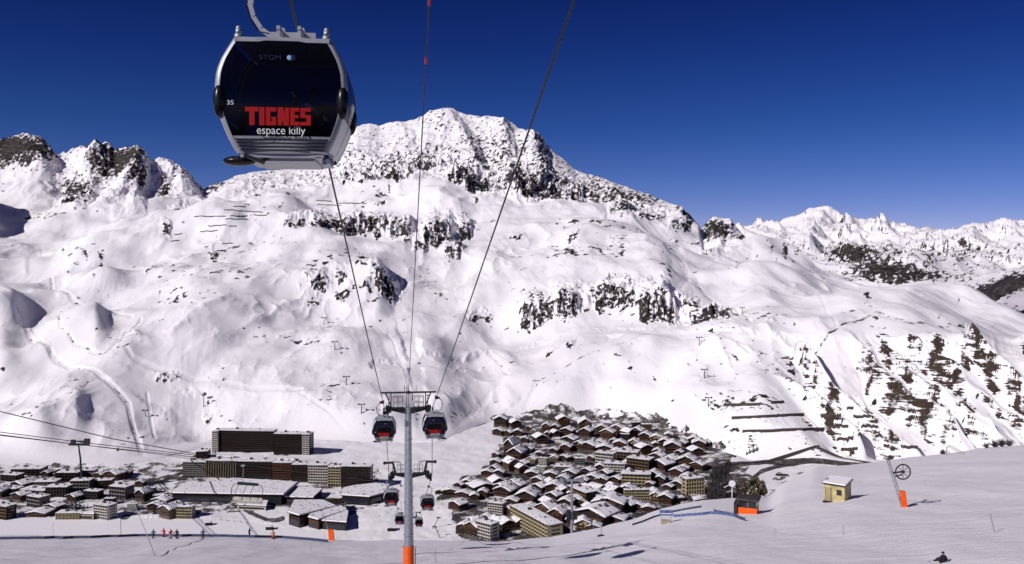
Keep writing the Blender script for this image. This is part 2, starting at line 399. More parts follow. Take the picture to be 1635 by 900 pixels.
h += rm*damp*((ridged(wx/300, wy/520, 6, 51, .56)-.45)*(78-10*lp)+(ridged(wx/60, wy/90, 5, 53, .6)-.4)*(26-10*lp)+(ridged(Xm/24, Yw/40, 3, 57)-.4)*7*(1-lp)*(1-.5*sstep(.9,1,fM[mtn])))
# gullies of the right-hand slope, running down to the right
rv = sstep(1215, 1290, xi-.35*(yi-560))*sstep(515, 560, yi+np.clip(1400-xi, 0, 200)*-.10)*sstep(748, 700, yi)
u = (xi-1.0*yi)/74+.5*fbm(xi/120, yi/90, 3, 61)
h += rv*((ridged(u, yi/400, 2, 63)-.35)*42+(ridged(u*2.7, yi/160+4, 3, 64)-.35)*7*sstep(-.2, .3, fbm(xi/70, yi/60, 2, 65)))
# rows of rock steps: (x, foot row, half width, height in photo pixels)
CL = [(560,284,15,22),(592,291,20,16),(640,292,32,26),(676,275,26,20),(735,303,24,28),(762,303,22,20),(822,300,22,22),(845,317,26,38),(880,317,26,34),(917,322,16,20),
 (470,370,20,8),(535,376,42,26),(590,374,32,34),(640,378,20,32),(700,388,22,42),(722,403,14,16),(742,372,12,26),(672,395,12,12),(650,388,8,8),
 (505,466,22,14),(545,457,16,9),(575,450,12,8),(612,474,26,30),(548,478,14,8),(500,482,12,6),
 (862,516,32,34),(905,520,20,42),(955,508,20,30),(978,503,22,28),(1002,506,12,22),(1040,522,30,38),(1064,520,16,26),(1000,480,6,6),(1118,514,26,34),(1150,512,22,26),(1100,492,16,10),
 (760,495,14,8),(780,498,10,6),(880,577,10,5),(910,577,8,5),(265,606,22,6),(330,648,7,5),(1088,367,20,12),(1040,352,22,12),(1000,345,26,10),(1150,368,18,12),(1135,368,10,8),
 (265,378,9,8),(340,403,10,5),(240,430,8,5),(290,332,18,9),(315,330,8,7),(80,355,14,6),(218,300,18,20),(120,322,26,12),(265,300,9,12),(400,330,16,6),(915,400,10,6),(825,380,12,5),(950,370,14,5),(910,420,10,8),(1130,400,12,6),(1160,408,8,4),(30,268,34,16)]
rk = np.zeros(Xm.shape)
nz1 = fbm(xi/14, yi/9, 4, 81); nz2 = fbm(xi/5, yi/5, 3, 83); nz3 = fbm(xi/17+4, yi/30, 3, 85); nz4 = ridged(xi/9, yi/5, 3, 87)
dM = D[mtn]
for (cx_, fy_, rx_, hp_) in CL:
    msk = (np.abs(xi-cx_) < rx_*1.6) & (yi < fy_+8) & (yi > fy_-hp_*3-30)
    if not msk.any(): continue
    a = (xi[msk]-cx_)/rx_/1.2+.6*nz1[msk]; side = sstep(1.05, .45, np.abs(a))*(.85+.42*nz3[msk]+.12*nz2[msk])
    span = hp_*.95+6
    t = (fy_-yi[msk]+9*nz1[msk]+5*nz2[msk]+9*nz3[msk])/span
    prof = sstep(0, .42, t)*(1-sstep(.45, 1.3, t))
    hh = hp_*dM[msk]/F*.5
    h[msk] = np.maximum(h[msk], h[msk]+prof*side*hh)
    b = side*sstep(-.02, .05, t)*(1-sstep(.32, .75, t))
    rk[msk] = np.maximum(rk[msk], b)
# soft hills, (x, y, rx, ry, height m, sharpness of the right flank)
HL = [(150,520,64,40,34,2.6),(170,440,70,24,14,2.2),(15,500,55,30,24,2.2),(0,545,60,38,20,2.0),(600,452,66,34,42,3.4),(340,500,80,60,16,1),(120,660,40,30,14,2),(60,690,50,30,12,1.6),(450,330,60,20,14,1.6),(1060,470,60,50,24,2.4),
 (800,560,50,18,9,2),(980,590,60,20,8,2),(520,640,60,30,10,1),(240,560,60,30,-10,1),(700,560,70,30,8,2),(-95,362,105,44,190,1.6),(1150,560,50,30,10,1.5),(720,330,60,26,10,2.2),(1030,420,80,30,14,1.6),(40,395,80,12,12,2),(880,450,70,30,8,1)]
for (cx_, cy_, rx_, ry_, hh, sh) in HL:
    a = xi-cx_; a = np.where(a > 0, a*sh/rx_, a/rx_); b = (yi-cy_)/ry_
    r2 = a*a+b*b; h += hh*np.exp(-r2*1.2)
# pistes and cat tracks: a flat bench cut, the shade of its bank painted as a darker line
TR = [([(0,490),(28,500),(42,512),(50,527),(85,560),(130,590),(165,612),(205,640),(216,680),(225,715),(240,752)],5,2.4),([(235,622),(243,660),(247,690)],3,1.4),([(90,500),(98,530),(120,552),(155,572),(168,574),(205,548),(225,516)],3,2.0),
 ([(0,397),(60,399),(100,405),(115,400),(140,392)],3,1.8),([(82,430),(85,450),(120,472),(170,492),(210,506)],3,2.2),([(200,570),(212,580),(260,592),(320,603),(400,618),(480,630)],4,1.8),
 ([(1050,392),(1075,412),(1096,432),(1098,446),(1085,470),(1080,490),(1060,530),(1020,560),(960,590),(860,620),(840,650)],6,2.0),([(1098,446),(1140,462),(1175,482),(1200,512)],3,2.2),
 ([(620,522),(640,570),(662,640)],2.5,1.2),([(640,560),(652,600)],2,.8),([(1220,585),(1250,560),(1300,545),(1350,516),(1400,502),(1470,508),(1540,520)],3,2.2),([(780,550),(800,575),(812,600)],3,1.6),
 ([(600,590),(740,560),(860,545),(1000,545),(1080,540)],4,1.4),([(1300,470),(1320,500),(1335,520)],2.5,1.0),([(1190,500),(1260,485),(1330,470)],2.5,1.0),
 ([(1330,600),(1400,680),(1440,720),(1490,735)],5,2.6),([(1280,590),(1340,640),(1390,690),(1425,735)],5,2.6),([(480,640),(520,665),(560,700)],3,1.2),([(830,580),(760,640),(720,700)],6,1.2)]
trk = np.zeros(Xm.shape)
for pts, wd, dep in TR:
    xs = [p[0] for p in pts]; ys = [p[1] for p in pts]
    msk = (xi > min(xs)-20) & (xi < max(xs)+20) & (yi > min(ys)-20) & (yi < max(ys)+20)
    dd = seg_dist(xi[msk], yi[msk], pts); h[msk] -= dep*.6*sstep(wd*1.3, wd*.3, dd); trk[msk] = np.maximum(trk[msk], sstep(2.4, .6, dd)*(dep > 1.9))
SP = [([(222,236),(222,262),(218,296),(214,318)],28,42,2.6),([(150,230),(150,262),(138,300),(120,330)],26,30,2.4),([(45,206),(52,235),(66,262)],26,22,2.0),([(255,254),(275,268),(300,288)],14,16,2.6),([(705,176),(740,215),(762,262)],26,40,2.2),([(850,208),(858,250),(872,282)],24,40,2.4),([(800,190),(810,240)],20,30,2.4),([(640,196),(650,230)],20,22,2.2),([(970,292),(985,320),(1000,340)],18,20,2.2),([(1080,325),(1090,350)],14,20,2.4),([(1146,348),(1150,362),(1146,384)],12,10,2.0)]
# lip of the middle hill, which hides the foot of the basin behind it
lipx = [60,110,150,200,260,330,400]; lipy = [402,398,388,371,352,337,328]
ly = np.interp(xi, lipx, lipy); up = (ly-yi)*1.0; lipm = sstep(70, 150, xi)*sstep(400, 340, xi)
h += lipm*(24*np.exp(-np.clip(-up, 0, None)**2/900)*(up <= 0)+24*np.exp(-np.clip(up, 0, None)/7)*(up > 0)-16*sstep(0, 12, up)*sstep(45, 20, up))
for pts, wd, hh, sh in SP:
    xs = [p[0] for p in pts]; ys = [p[1] for p in pts]
    msk = (xi > min(xs)-wd*4) & (xi < max(xs)+wd*4) & (yi > min(ys)-40) & (yi < max(ys)+40)
    xx = xi[msk]+6*nz1[msk]; yy = yi[msk]; xc = np.interp(yy, ys, xs); a = xx-xc; a = np.where(a > 0, a*sh/2/wd, a/wd/1.6)
    h[msk] += hh*np.clip(1-np.abs(a), 0, 1)*sstep(max(ys)+26, max(ys)-6, yy)*sstep(min(ys)-6, min(ys)+14, yy)
TW = [([(55,500),(90,545),(150,590),(260,625),(400,645),(600,655)],11),([(60,410),(90,440),(60,480),(55,500)],12),([(1075,410),(1100,450),(1060,530),(960,590),(850,640),(760,700)],9),([(600,580),(860,548),(1080,542),(1300,545)],7),([(640,480),(660,560),(680,690)],9)]
flat = np.zeros(xi.shape)
for pts, wd in TW:
    dd = seg_dist(xi, yi, pts)+5*nz1; flat = np.maximum(flat, sstep(wd*1.9, wd*.8, dd))
h -= flat*(.85*(fbm(Xm/135, Yw/190+9, 3, 11)*12+fbm(Xm/28, Yw/42, 3, 23)*.8)+2.0)
h *= 1.0
H[mtn] = h*rin
# near slope and valley relief
vis = slice(0, n2)
hn = fbm(XW[vis]/26, YW[vis]/34, 4, 91)*.9+fbm(XW[vis]/6, YW[vis]/11, 3, 93)*.13
hn += sstep(1.2,0,np.abs((XI[vis]-1310+(YI[vis]-800)*.9)/60))*0
H[vis] = hn*sstep(3, 30, D[vis])*np.where(np.arange(n2) < n1, 1, 1)[:, None]
H[:n1] *= (1-.6*sstep(.93, 1, g))
vv = slice(n2, n3)
lake = in_poly(XI[vv], YI[vv], [(-400,824),(320,826),(420,835),(520,850),(520,880),(-400,880)])
H[vv] = (fbm(XW[vv]/70, YW[vv]/70, 4, 95)*3.0+fbm(XW[vv]/18, YW[vv]/18, 3, 97)*.8)*(~lake)*sstep(0, .25, gv)
ZZ = Z+H
# ---------- slope of the finished surface ----------
def normal_xyz(X, Y, Zz):
    dXr, dXc = np.gradient(X); dYr, dYc = np.gradient(Y); dZr, dZc = np.gradient(Zz)
    nx = dYc*dZr-dZc*dYr; ny = dZc*dXr-dXc*dZr; nz = dXc*dYr-dYc*dXr
    l = np.sqrt(nx*nx+ny*ny+nz*nz)+1e-9; s = np.sign(nz); return nx/l*s, ny/l*s, nz/l*s
nx, ny, nz = normal_xyz(XW, YW, ZZ)
rock = np.zeros(D.shape); earth = np.zeros(D.shape); dirt_and_shade = np.zeros(D.shape)
steep = 1-nz
base = -.25+.0*steep
yp = HY-F*ZZ[mtn]/D[mtn]      # rows of the finished relief
pat = fbm(xi/40, yp/26, 4, 101)
nz5 = ridged(xi/13+.4*nz1, yp/6, 4, 87); nz6 = fbm(xi/6, yp/5, 3, 89)
pat2 = fbm((xi+.6*yp)/6, yp/4.2, 4, 103)
rmask = rm*(.36+.12*sstep(.10, .5, steep[mtn])+.15*pat+.55*pat2-.17*lp)
# big bare faces of the left-hand peaks
LP = [(28,236,52,24,.8),(152,236,26,8,.5),(214,264,17,28,.62),(120,300,34,14,.5),(165,262,16,16,.25),(70,252,18,14,.4),(150,270,14,18,.3),(110,330,16,6,.35),(85,355,16,5,.4),(290,283,30,8,.25),(80,322,20,10,.4),(260,300,10,12,.45),(335,292,22,8,.3),(185,255,18,22,.5),(1098,352,20,16,.35),(1148,362,22,10,.3),(1190,375,12,8,.6),(1000,315,50,16,.30),
      (870,260,30,35,.12),(780,240,50,30,.12),(930,295,40,12,.2),(640,262,40,10,.12)]
for (cx_, cy_, rx_, ry_, b) in LP:
    r2 = ((xi-cx_)/rx_)**2+((yi-cy_)/ry_)**2; rmask += b*np.exp(-r2*1.0)*(rm > .02)
pk = sstep(.75, 1, fM[mtn])*(xi > 560)*(xi < 840)
rr = np.where(rm > .02, rmask-.05-.04*pk, -.3)
rr = np.maximum(rr, rk*(.90-.62*nz5+.55*nz6)-.02)
# thinly scattered stones over the snow fields
SC = [(530,450,80,45,.22),(720,370,60,40,.16),(420,400,80,60,.10),(940,400,90,40,.22),(980,490,150,25,.20),(1140,500,50,25,.22),(1150,620,40,60,.15),(700,640,80,40,.05),(500,590,60,60,.08),(330,400,60,40,.16),(1250,560,80,50,.2),(60,340,40,16,.2),(1180,400,80,22,.16),(1230,700,90,40,.34),(1300,620,50,40,.24),(160,440,200,60,.14),(860,360,80,25,.2),(1080,430,60,40,.16),(760,490,30,12,.2),(560,345,120,30,.2)]
sc = np.full(xi.shape, -.16)
for (cx_, cy_, rx_, ry_, b) in SC:
    r2 = ((xi-cx_)/rx_)**2+((yi-cy_)/ry_)**2; sc += b*np.exp(-r2)*1.15
sc += .95*fbm(xi/13, yi/5.5, 4, 111)+.75*fbm(xi/80, yi/40, 3, 113)
rr = np.maximum(rr, sc)
rock[mtn] = rr*sstep(0, .03, fM[mtn])
left_face = -nx[mtn]
ee = rv*(.04+.48*sstep(.08, .5, left_face)+.7*fbm(u*2.2, (xi+yi)/46, 4, 121)+.10*np.sin(yp/4.3*6.283+2*nz1))-.02
ee -= .35*sstep(1250, 1320, xi+ (yi-620)*.3)*sstep(.0,.1,nx[mtn])
EP = [(1262,568,9,18,.55),(1290,590,10,14,.35),(1412,545,11,26,.6),(1455,550,9,22,.55),(1470,560,8,20,.5),(1520,600,26,12,.4),(1560,560,40,10,.55),(1600,590,30,12,.55),(1625,620,12,24,.5),(1495,605,16,22,.5),(1440,610,22,10,.5),(1405,590,14,16,.45),(1320,648,18,22,.45),
      (1330,600,12,12,.3),(1400,660,8,20,.3),(1480,655,6,24,.5),(1545,665,14,14,.5),(1535,640,10,12,.4),(1225,655,30,6,.35),(1295,675,26,10,.45),(1300,720,40,14,.25),(1200,715,16,12,.35)]
for (cx_, cy_, rx_, ry_, b) in EP:
    tt = (xi-cx_)/rx_; t2 = (yi-cy_-.5*(xi-cx_)*(rx_ > 20))/ry_; ee = np.maximum(ee, (b+.10+.16*np.sin(yp/4.4*6.283+2*nz1)+.5*nz6)*np.exp(-(tt*tt+t2*t2)*.9)+.0*(tt*tt+t2*t2 < 4)+.22*nz1*(tt*tt+t2*t2 < 3))
ee = np.maximum(ee, trk*.45*(xi > 1200)*(yi < 560))
ee += .0
earth[mtn] = np.where(yi < 500, -.4, ee)*sstep(0, .02, fM[mtn])-.3*(1-sstep(1130, 1200, xi))
# village ground
VR = [(785,664),(905,656),(1050,666),(1145,712),(1190,745),(1215,800),(1150,830),(960,880),(735,880),(715,800),(690,782),(780,745),(800,700)]
VL = [(-300,742),(210,742),(290,740),(330,720),(600,745),(622,800),(560,820),(470,808),(320,820),(200,826),(100,822),(-300,820)]
xv = XI[n2-5:n3+60]; yv = YI[n2-5:n3+60]; xo = xv; yo = yv; xv = xo+26*fbm(xo/30, yo/14, 4, 141); yv = yo+12*fbm(xo/26, yo/12, 4, 142)
dv = np.where(in_poly(xv, yv, VR), .60, -.3); dv = np.where(in_poly(xv, yv, VL), .52, dv); xv = xo; yv = yo; dv = dv+.12*fbm(xv/20, yv/8, 3, 131)
RD = [([(1030,750),(1090,746),(1150,745),(1220,738),(1300,736),(1395,743)],3.5,1.0),([(1165,775),(1195,768),(1215,752),(1240,744),(1285,737)],2.5,1.0),([(210,764),(235,769),(258,768),(275,762),(295,754)],2.2,1),([(180,795),(215,795),(250,793),(300,795),(480,803),(560,797)],3,.8),
      ([(385,800),(392,812),(410,822),(425,830),(440,831),(452,828)],3,.9),([(700,795),(735,790),(775,780),(800,775)],3,.8),([(805,790),(845,760),(880,738),(900,715),(895,690)],2.5,.8),([(800,810),(840,845),(870,870)],5,.9),([(905,720),(960,712),(1030,720),(1060,745)],2.5,.8),
      ([(895,850),(935,815),(975,770),(1010,745)],3,.7),([(1130,790),(1180,795),(1205,775)],3,.8),([(0,795),(60,775),(120,765),(200,764)],2,.8)]
for pts, wd, b in RD: dv = np.maximum(dv, b*sstep(wd*1.5, wd*.8, seg_dist(xv, yv, pts)))
bank = in_poly(xv, yv, [(1215,800),(1240,752),(1290,742),(1330,745),(1330,775),(1300,790)])
track_shade = trk*.36+.10
dirt_and_shade[n3:] = np.where(trk > .05, track_shade, -.5)[:len(D)-n3]  # bank shade painted as thin grey lines on the track cuts, in the dirt colour
dirt_and_shade[n2-5:n3+60] = np.where(yv > 900, -.3, dv); earth[n2-5:n3+60] = np.where(bank, .42, earth[n2-5:n3+60])
earth[:n2-5] = -.5; rock[:n3] = -.5; dirt_and_shade[:n2-5] = -.5
sb = np.zeros(D.shape); sb[:n2] = .45; sb[n2:n3] = .5; sb[n3:] = .9
att = dict(rock=rock, earth=earth, dirt_and_shade=dirt_and_shade, snowbump=sb)
def piece(name, a, b):
    o = grid_mesh(name, XW[a:b], YW[a:b], ZZ[a:b], {k: v[a:b] for k, v in att.items()}, M['terrain']); tag(o, kind='structure'); return o
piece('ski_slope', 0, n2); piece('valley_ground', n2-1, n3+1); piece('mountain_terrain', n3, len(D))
# projected rows, for standing things on the ground
PY = HY-F*ZZ/D
def ground(x, y, start=0, stop=None):
    """first point of the surface met by the sight line through photo position (x, y)"""
    i = int(np.argmin(np.abs(cols-x))); c = PY[start:stop, i]; j = np.nonzero(c <= y)[0]
    j = (j[0] if len(j) else len(c)-1)+start
    return Vector((XW[j, i], YW[j, i], ZZ[j, i]))
def at_dist(x, d):
    i = int(np.argmin(np.abs(cols-x))); return Vector(((x-CX)/F*d, d, float(np.interp(d, D[n2:n4, i], ZZ[n2:n4, i]))))
def near_ground(x, y): return ground(x, y, 60, n1)
def far_ground(x, y): return ground(x, y, n2)
def vground(x, y):
    d = -ZV*F/(y-HY); p = pt(x, y, d)
    i = int(np.argmin(np.abs(cols-x))); j = n2+int(np.argmin(np.abs(D[n2:n3+80, i]-d))); p.z = ZZ[j, i]; return p
# ---------------- far ranges ----------------
fc = np.arange(1090, 2100, 1.2).astype(float)
FS = [(1090,372),(1180,362),(1195,358),(1215,352),(1235,354),(1250,348),(1285,341),(1300,331),(1312,327),(1325,325),(1338,333),(1345,340),(1360,341),(1372,348),(1395,350),(1415,358),(1445,359),(1460,365),(1480,362),(1500,368),(1530,370),(1545,362),(1560,354),(1580,352),(1600,350),(1620,351),(1635,352),(1700,345),(2100,380)]
fy = np.interp(fc, [p[0] for p in FS], [p[1] for p in FS])
FK = [(600,3300),(520,4200),(480,5200),(445,6500),(415,8500),(395,11000),(375,14500),(0,19000)]
YF = np.stack([np.full(fc.shape, float(a)) for a, b in FK]); DF = np.stack([np.full(fc.shape, float(b)) for a, b in FK]); YF[-1] = fy
YF[3] = 445+12*np.sin(fc/55); YF[4] = 420-8*np.sin(fc/70+1)
YF[2] += np.interp(fc, [1090,1500,1560,1635,2100], [0,0,-8,-44,-60]); DF[2] -= np.interp(fc, [1090,1500,1635,2100], [0,0,1200,1200]); YF[1] += np.interp(fc, [1090,1540,1635,2100],[0,0,-12,-20])
YF[3] = np.minimum(YF[3], YF[2]-4)
nf = 330; tt = [(len(FK)-1)*j/nf for j in range(nf+1)]
yF = np.stack([catmull(YF, t) for t in tt]); dF = np.stack([catmull(DF, t) for t in tt]); zF = (HY-yF)/F*dF; xF = np.broadcast_to(fc, dF.shape)
Xf = (xF-CX)/F*dF; fr = np.linspace(0, 1, nf+1)[:, None]
hf = (ridged(Xf/1500, dF/3200, 6, 201)-.45)*330*sstep(0, .3, fr)*(dF/14000)+(ridged(Xf/620+.3*fbm(Xf/900,dF/900,2,207), dF/1500, 4, 203)-.4)*75*(dF/9000)+(ridged(Xf/1000+.4*fbm(Xf/1500,dF/1500,3,209), dF/2600, 4, 205)-.4)*190*sstep(.5, .8, fr)
hf *= 1-.62*sstep(.93, .998, fr)
yfar = HY-F*(zF)/dF
for (x0, y0, x1, y1, wd, hh, sh) in [(1322,326,1296,385,34,420,3.0),(1348,340,1366,385,24,240,2.2),(1256,348,1240,385,26,160,2.4),(1404,352,1420,390,30,150,2.4),(1560,354,1548,400,34,150,2.4),(1612,350,1626,400,26,130,2.2)]:
    xc = x0+(yfar-y0)*(x1-x0)/(y1-y0)+5*fbm(yfar/8+x0, yfar*0, 2, 221); a = xF-xc; a = np.where(a > 0, a*sh/2/wd, a/wd/1.3)
    hf = hf+hh*np.clip(1-np.abs(a), 0, 1)*sstep(y1+18, y1-8, yfar)*sstep(y0+2, y0+22, yfar)*.6
z2 = zF+hf
fb_ = np.array([400, 1200, 3000])[:, None]
Xf = np.concatenate([Xf, (fc-CX)/F*(dF[-1]+fb_)]); dF2 = np.concatenate([dF, dF[-1]+fb_]); z2 = np.concatenate([z2, z2[-1]-fb_*.6])
fx_, fyn, fz = normal_xyz(Xf, dF2, z2)
xf2 = np.broadcast_to(fc, dF2.shape); yf2 = HY-F*z2/dF2
fro = .10+.40*sstep(.20, .6, 1-fz)+.2*fbm(xf2/30, yf2/14, 4, 211)+.62*fbm((xf2+yf2)/9, yf2/3, 4, 213)+.17*sstep(370, 400, yf2)
for (cx_, cy_, rx_, ry_, b) in [(1360,402,40,13,.5),(1440,440,75,16,.45),(1400,425,40,12,.3),(1600,458,52,12,.9),(1480,400,90,20,.12),(1570,395,70,25,.12),(1600,505,50,6,.5),(1345,350,18,14,.15)]:
    r2 = ((xf2-cx_)/rx_)**2+((yf2-cy_+(.35*(xf2-cx_) if cx_ == 1600 and ry_ == 12 else 0))/ry_)**2; fro = fro+b*np.exp(-r2)
fro = fro-.3*sstep(360, 335, yf2)*(np.abs(xf2-1322) < 22)
o = grid_mesh('distant_mountains', Xf, dF2, z2, dict(rock=fro, earth=np.full(xf2.shape,-.5), dirt_and_shade=np.full(xf2.shape,-.5), snowbump=np.full(xf2.shape, 3.0)), M['terrain'].copy()); tag(o, kind='structure')
mm_ = o.data.materials[0]; mm_.name = 'far_snow_and_rock'
for n in mm_.node_tree.nodes:
    if n.type == 'TEX_NOISE': n.inputs['Scale'].default_value *= .22
# ---------------- gondola cabins ----------------
PROF = [(0,.71),(.10,.77),(.28,.86),(.55,.96),(.85,1.025),(1.05,1.04),(1.3,1.02),(1.5,.96),(1.68,.87),(1.86,.77)]
def hw(z): return float(np.interp(z, [p[0] for p in PROF], [p[1] for p in PROF]))
def hd(z): return .86+.13*math.sin(math.pi*min(max(z/1.9, 0), 1))
def front(u, z, off=0, s=-1):     # u in -1..1 across the end face
    w = hw(z)-.085
    return (u*w, s*(hd(z)+.03*(1-u*u)+off), z)
def side(u, z, off=0, s=1):
    d = hd(z)-.085
    return (s*(hw(z)+off+.02*(1-u*u)), u*d, z)
LET = {  # heavy block letters on a 6 x 10 grid
 'T':[(-.6,7.6,6.6,10),(1.7,0,4.5,10)], 'I':[(.4,0,3.3,10)], 'G':[(0,0,2.4,10),(0,7.6,5.6,10),(0,0,5.6,2.3),(3.4,0,5.6,4.8),(2.9,3.2,5.6,4.8)],
 'N':[(0,0,2.3,10),(3.9,0,6.2,10)], 'E':[(0,0,2.4,10),(0,7.7,5.0,10),(0,0,5.0,2.3),(0,4.0,4.6,6.0)], 'S':[(0,7.7,5.6,10),(0,4.6,2.4,10),(0,4.1,5.6,6.2),(3.2,0,5.6,6.2),(-.3,0,5.6,2.3)]}
def text_mesh(name, txt, size, mat_, parent, x, y, z, width=None, bold=0):
    cu = bpy.data.curves.new(name, 'FONT'); cu.body = txt; cu.size = size; cu.align_x = 'CENTER'; cu.extrude = .003; cu.offset = bold
    to = bpy.data.objects.new('tmp', cu); COL.objects.link(to); bpy.context.view_layer.update()
    me = bpy.data.meshes.new_from_object(to.evaluated_get(bpy.context.evaluated_depsgraph_get())); bpy.data.objects.remove(to)
    me.name = name; me.materials.clear(); me.materials.append(mat_)
    xs = [v.co.x for v in me.vertices]; k = 1 if not width else width/(max(xs)-min(xs))
    for v in me.vertices:
        a, b, c = v.co; v.co = (a*k+x, y-c, b+z)
    o = bpy.data.objects.new(name, me); COL.objects.link(o); o.parent = parent; return o
def build_cabin():
    r = empty('gondola_cabin', (0,0,0))
    N_ = 18
    zs = [i/N_*1.58+.27 for i in range(N_+1)]
    def zz(v, a=.27, b=1.82): return a+(b-a)*v
    for s, nm in ((-1,'front_window'),(1,'rear_window')):
        m = MB(); m.grid(lambda u, v: front(u*2-1, zz(v), 0, s), 10, 16); m.build(nm, M['tint'], r, True)
    for s in (-1, 1):
        m = MB(); m.grid(lambda u, v: side(u*2-1, zz(v, .62), 0, s), 10, 14); dw = m.build('side_window', M['tint'], r, True)
        m = MB(); m.grid(lambda u, v: side(u*2-1, zz(v, .02, .60), .004, s), 8, 8); m.build('door_panel', M['silver'], r, True)
        m = MB(); m.grid(lambda u, v: side((u*2-1)*.03, zz(v, .05, 1.8), .012, s), 1, 12); m.build('door_seal', M['black'], dw)
    # corner frame posts, swept along the bulged outline
    for s in (-1, 1):
        for q in (-1, 1):
            m = MB()
            def post(u, v, s=s, q=q):
                z = v*1.86; w = hw(z); d = hd(z); a = u*math.pi/2
                rr = .095
                return (q*(w-rr+rr*math.sin(a)*1.0+.012), s*(d-rr+rr*math.cos(a)+.012), z)
            m.grid(post, 8, 22); m.build('corner_post', M['silver'], r, True)
    for s in (-1, 1):
        m = MB(); m.box((-hw(1.84)+.03, s*hd(1.84)-.03, 1.80), (hw(1.84)-.03, s*hd(1.84)+.05, 1.87)); m.build('top_rail', M['silver'], r)
    m = MB()
    m.grid(lambda u, v: ((u*2-1)*(hw(1.86)), (v*2-1)*hd(1.86), 1.868+.10*(1-(u*2-1)**4)*(1-(v*2-1)**4)), 12, 12); m.build('roof', M['silver'], r, True)
    for s in (-1, 1):
        m = MB(); m.grid(lambda u, v: front(u*2-1, v*.275, .004, s), 8, 6)
        lo = m.build('lower_panel', M['silver'], r, True)
        m = MB()
        for k in range(4):
            z = .05+k*.055; w = hw(z)-.09; d = hd(z)+.03; m.box((-w, s*d-.012, z), (w, s*d+.012, z+.016))
        m.build('groove', M['black'], lo)
    m = MB(); m.box((-.66,-.86,-.06), (.66,.86,.0)); m.box((-.5,-.7,-.10), (.5,.7,-.06)); m.build('floor', M['silver'], r)
    for q in (-1, 1):       # black bumper shells half-way up the corners
        for s in (-1, 1):
            m = MB(); m.ball((q*(hw(.82)-.05), s*(hd(.82)-.05), .83), (.105,.13,.27), 14, 12); m.build('bumper', M['black'], r, True)
    for q in (-1, 1):
        m = MB(); m.tube([(q*.70,-.80,1.86),(q*.70,-.80,1.93)], .07, 10); m.tube([(q*.70,-.80,1.93),(q*.70,-.80,2.02)], .05, 10); m.ball((q*.70,-.80,2.03), .045); m.build('door_roller', M['metal'], r, True)
    # ski holder hanging out at the lower left
    m = MB(); m.ball((-.72,-.62,-.10), (.27,.2,.085), 14, 8); m.build('ski_holder', M['black'], r, True)
    m = MB(); m.bar((-.6,-.9,-.03), (-.28,-.84,-.15), .16, .05); m.bar((-.34,-.84,-.13), (-.2,-.7,-.02), .05, .05); m.build('door_opener', M['dmetal'], r)
    m = MB(); m.tube([(.45,-.93,.02),(.72,-.93,.0),(.80,-.8,-.03),(.78,-.5,-.06)], .018, 6); m.bar((.66,-.8,-.12), (.74,-.5,-.02), .06, .09); m.build('handle_bar', M['metal'], r)
    # lettering
    m = MB(); gx = -.54; 
    W6 = {'T':6.6,'I':4.0,'G':6.4,'N':6.8,'E':5.6,'S':6.2}; tot = sum(W6[c] for c in 'TIGNES'); k = 1.03/tot; zz0 = .435; kz = .029
    jj = 0
    for c in 'TIGNES':
        for (a, b, c2, d) in LET[c]:
            jj += .0007; m.box((gx+a*k, -1.022-jj, zz0+b*kz+jj*.5), (gx+c2*k, -.99, zz0+d*kz-jj*.5))
        if c == 'N':
            m.quadbox([(gx+.3*k,-1.031,zz0+10*kz),(gx+2.9*k,-1.031,zz0+10*kz),(gx+2.9*k,-.99,zz0+10*kz),(gx+.3*k,-.99,zz0+10*kz),(gx+3.3*k,-1.031,zz0),(gx+5.9*k,-1.031,zz0),(gx+5.9*k,-.99,zz0),(gx+3.3*k,-.99,zz0)])
        gx += W6[c]*k
    m.build('name_lettering', M['red'], r)
    text_mesh('slogan_lettering', 'espace killy', .19, M['lwhite'], r, .0, -1.0, .30, .76, .0)
    text_mesh('cabin_number', '35', .10, M['lwhite'], r, -.79, -1.0, .76, .10, .0)
    text_mesh('operator_lettering', 'STGM', .11, M['nblue'], r, -.17, -1.0, 1.49, .34, .0)
    m = MB(); m.ball((.16,-.985,1.53), (.075,.006,.055), 14, 8); lg = m.build('round_emblem', M['nblue'], r)
    m = MB(); m.ball((.13,-.992,1.53), (.035,.006,.04), 12, 8); m.build('emblem_patch', M['lblue'], lg)
    # benches inside
    m = MB(); m.box((-.6,.25,.42), (.6,.75,.47)); m.box((-.6,.72,.45), (.6,.78,.85)); m.build('bench', M['black'], r)
    # hanger: roof frame, cross beam, curved arm and grip
    m = MB()
    for x in (-.12, .22): m.bar((x,-.45,1.9), (x,-.45,2.16), .05, .07); m.bar((x,.45,1.9), (x,.45,2.16), .05, .07); m.bar((x,-.5,2.14), (x,.5,2.14), .06, .06)
    m.box((-.32,-.06,2.06), (.44,.06,2.17)); m.tube([(-.12,-.06,2.2),(-.12,.06,2.2)], .05, 10); m.tube([(.22,-.06,2.22),(.22,.06,2.22)], .035, 10)
    m.build('hanger_frame', M['silver'], r)
    m = MB(); arm = [(-.30,0,2.10),(-.47,0,2.22),(-.60,0,2.42),(-.66,0,2.64),(-.66,0,2.86),(-.58,0,3.06),(-.42,0,3.2),(-.2,0,3.26)]
    for a, b in zip(arm[:-1], arm[1:]): m.bar(a, Vector(b)+(Vector(b)-Vector(a))*.04, .11, .075)
    ar = m.build('hanger_arm', M['silver'], r)
    m = MB(); m.tube([(-.34,-.05,2.14),(-.52,-.05,2.17),(-.66,-.05,2.40),(-.73,-.05,2.65),(-.72,-.05,2.9)], .012, 6); m.build('control_hose', M['black'], ar)
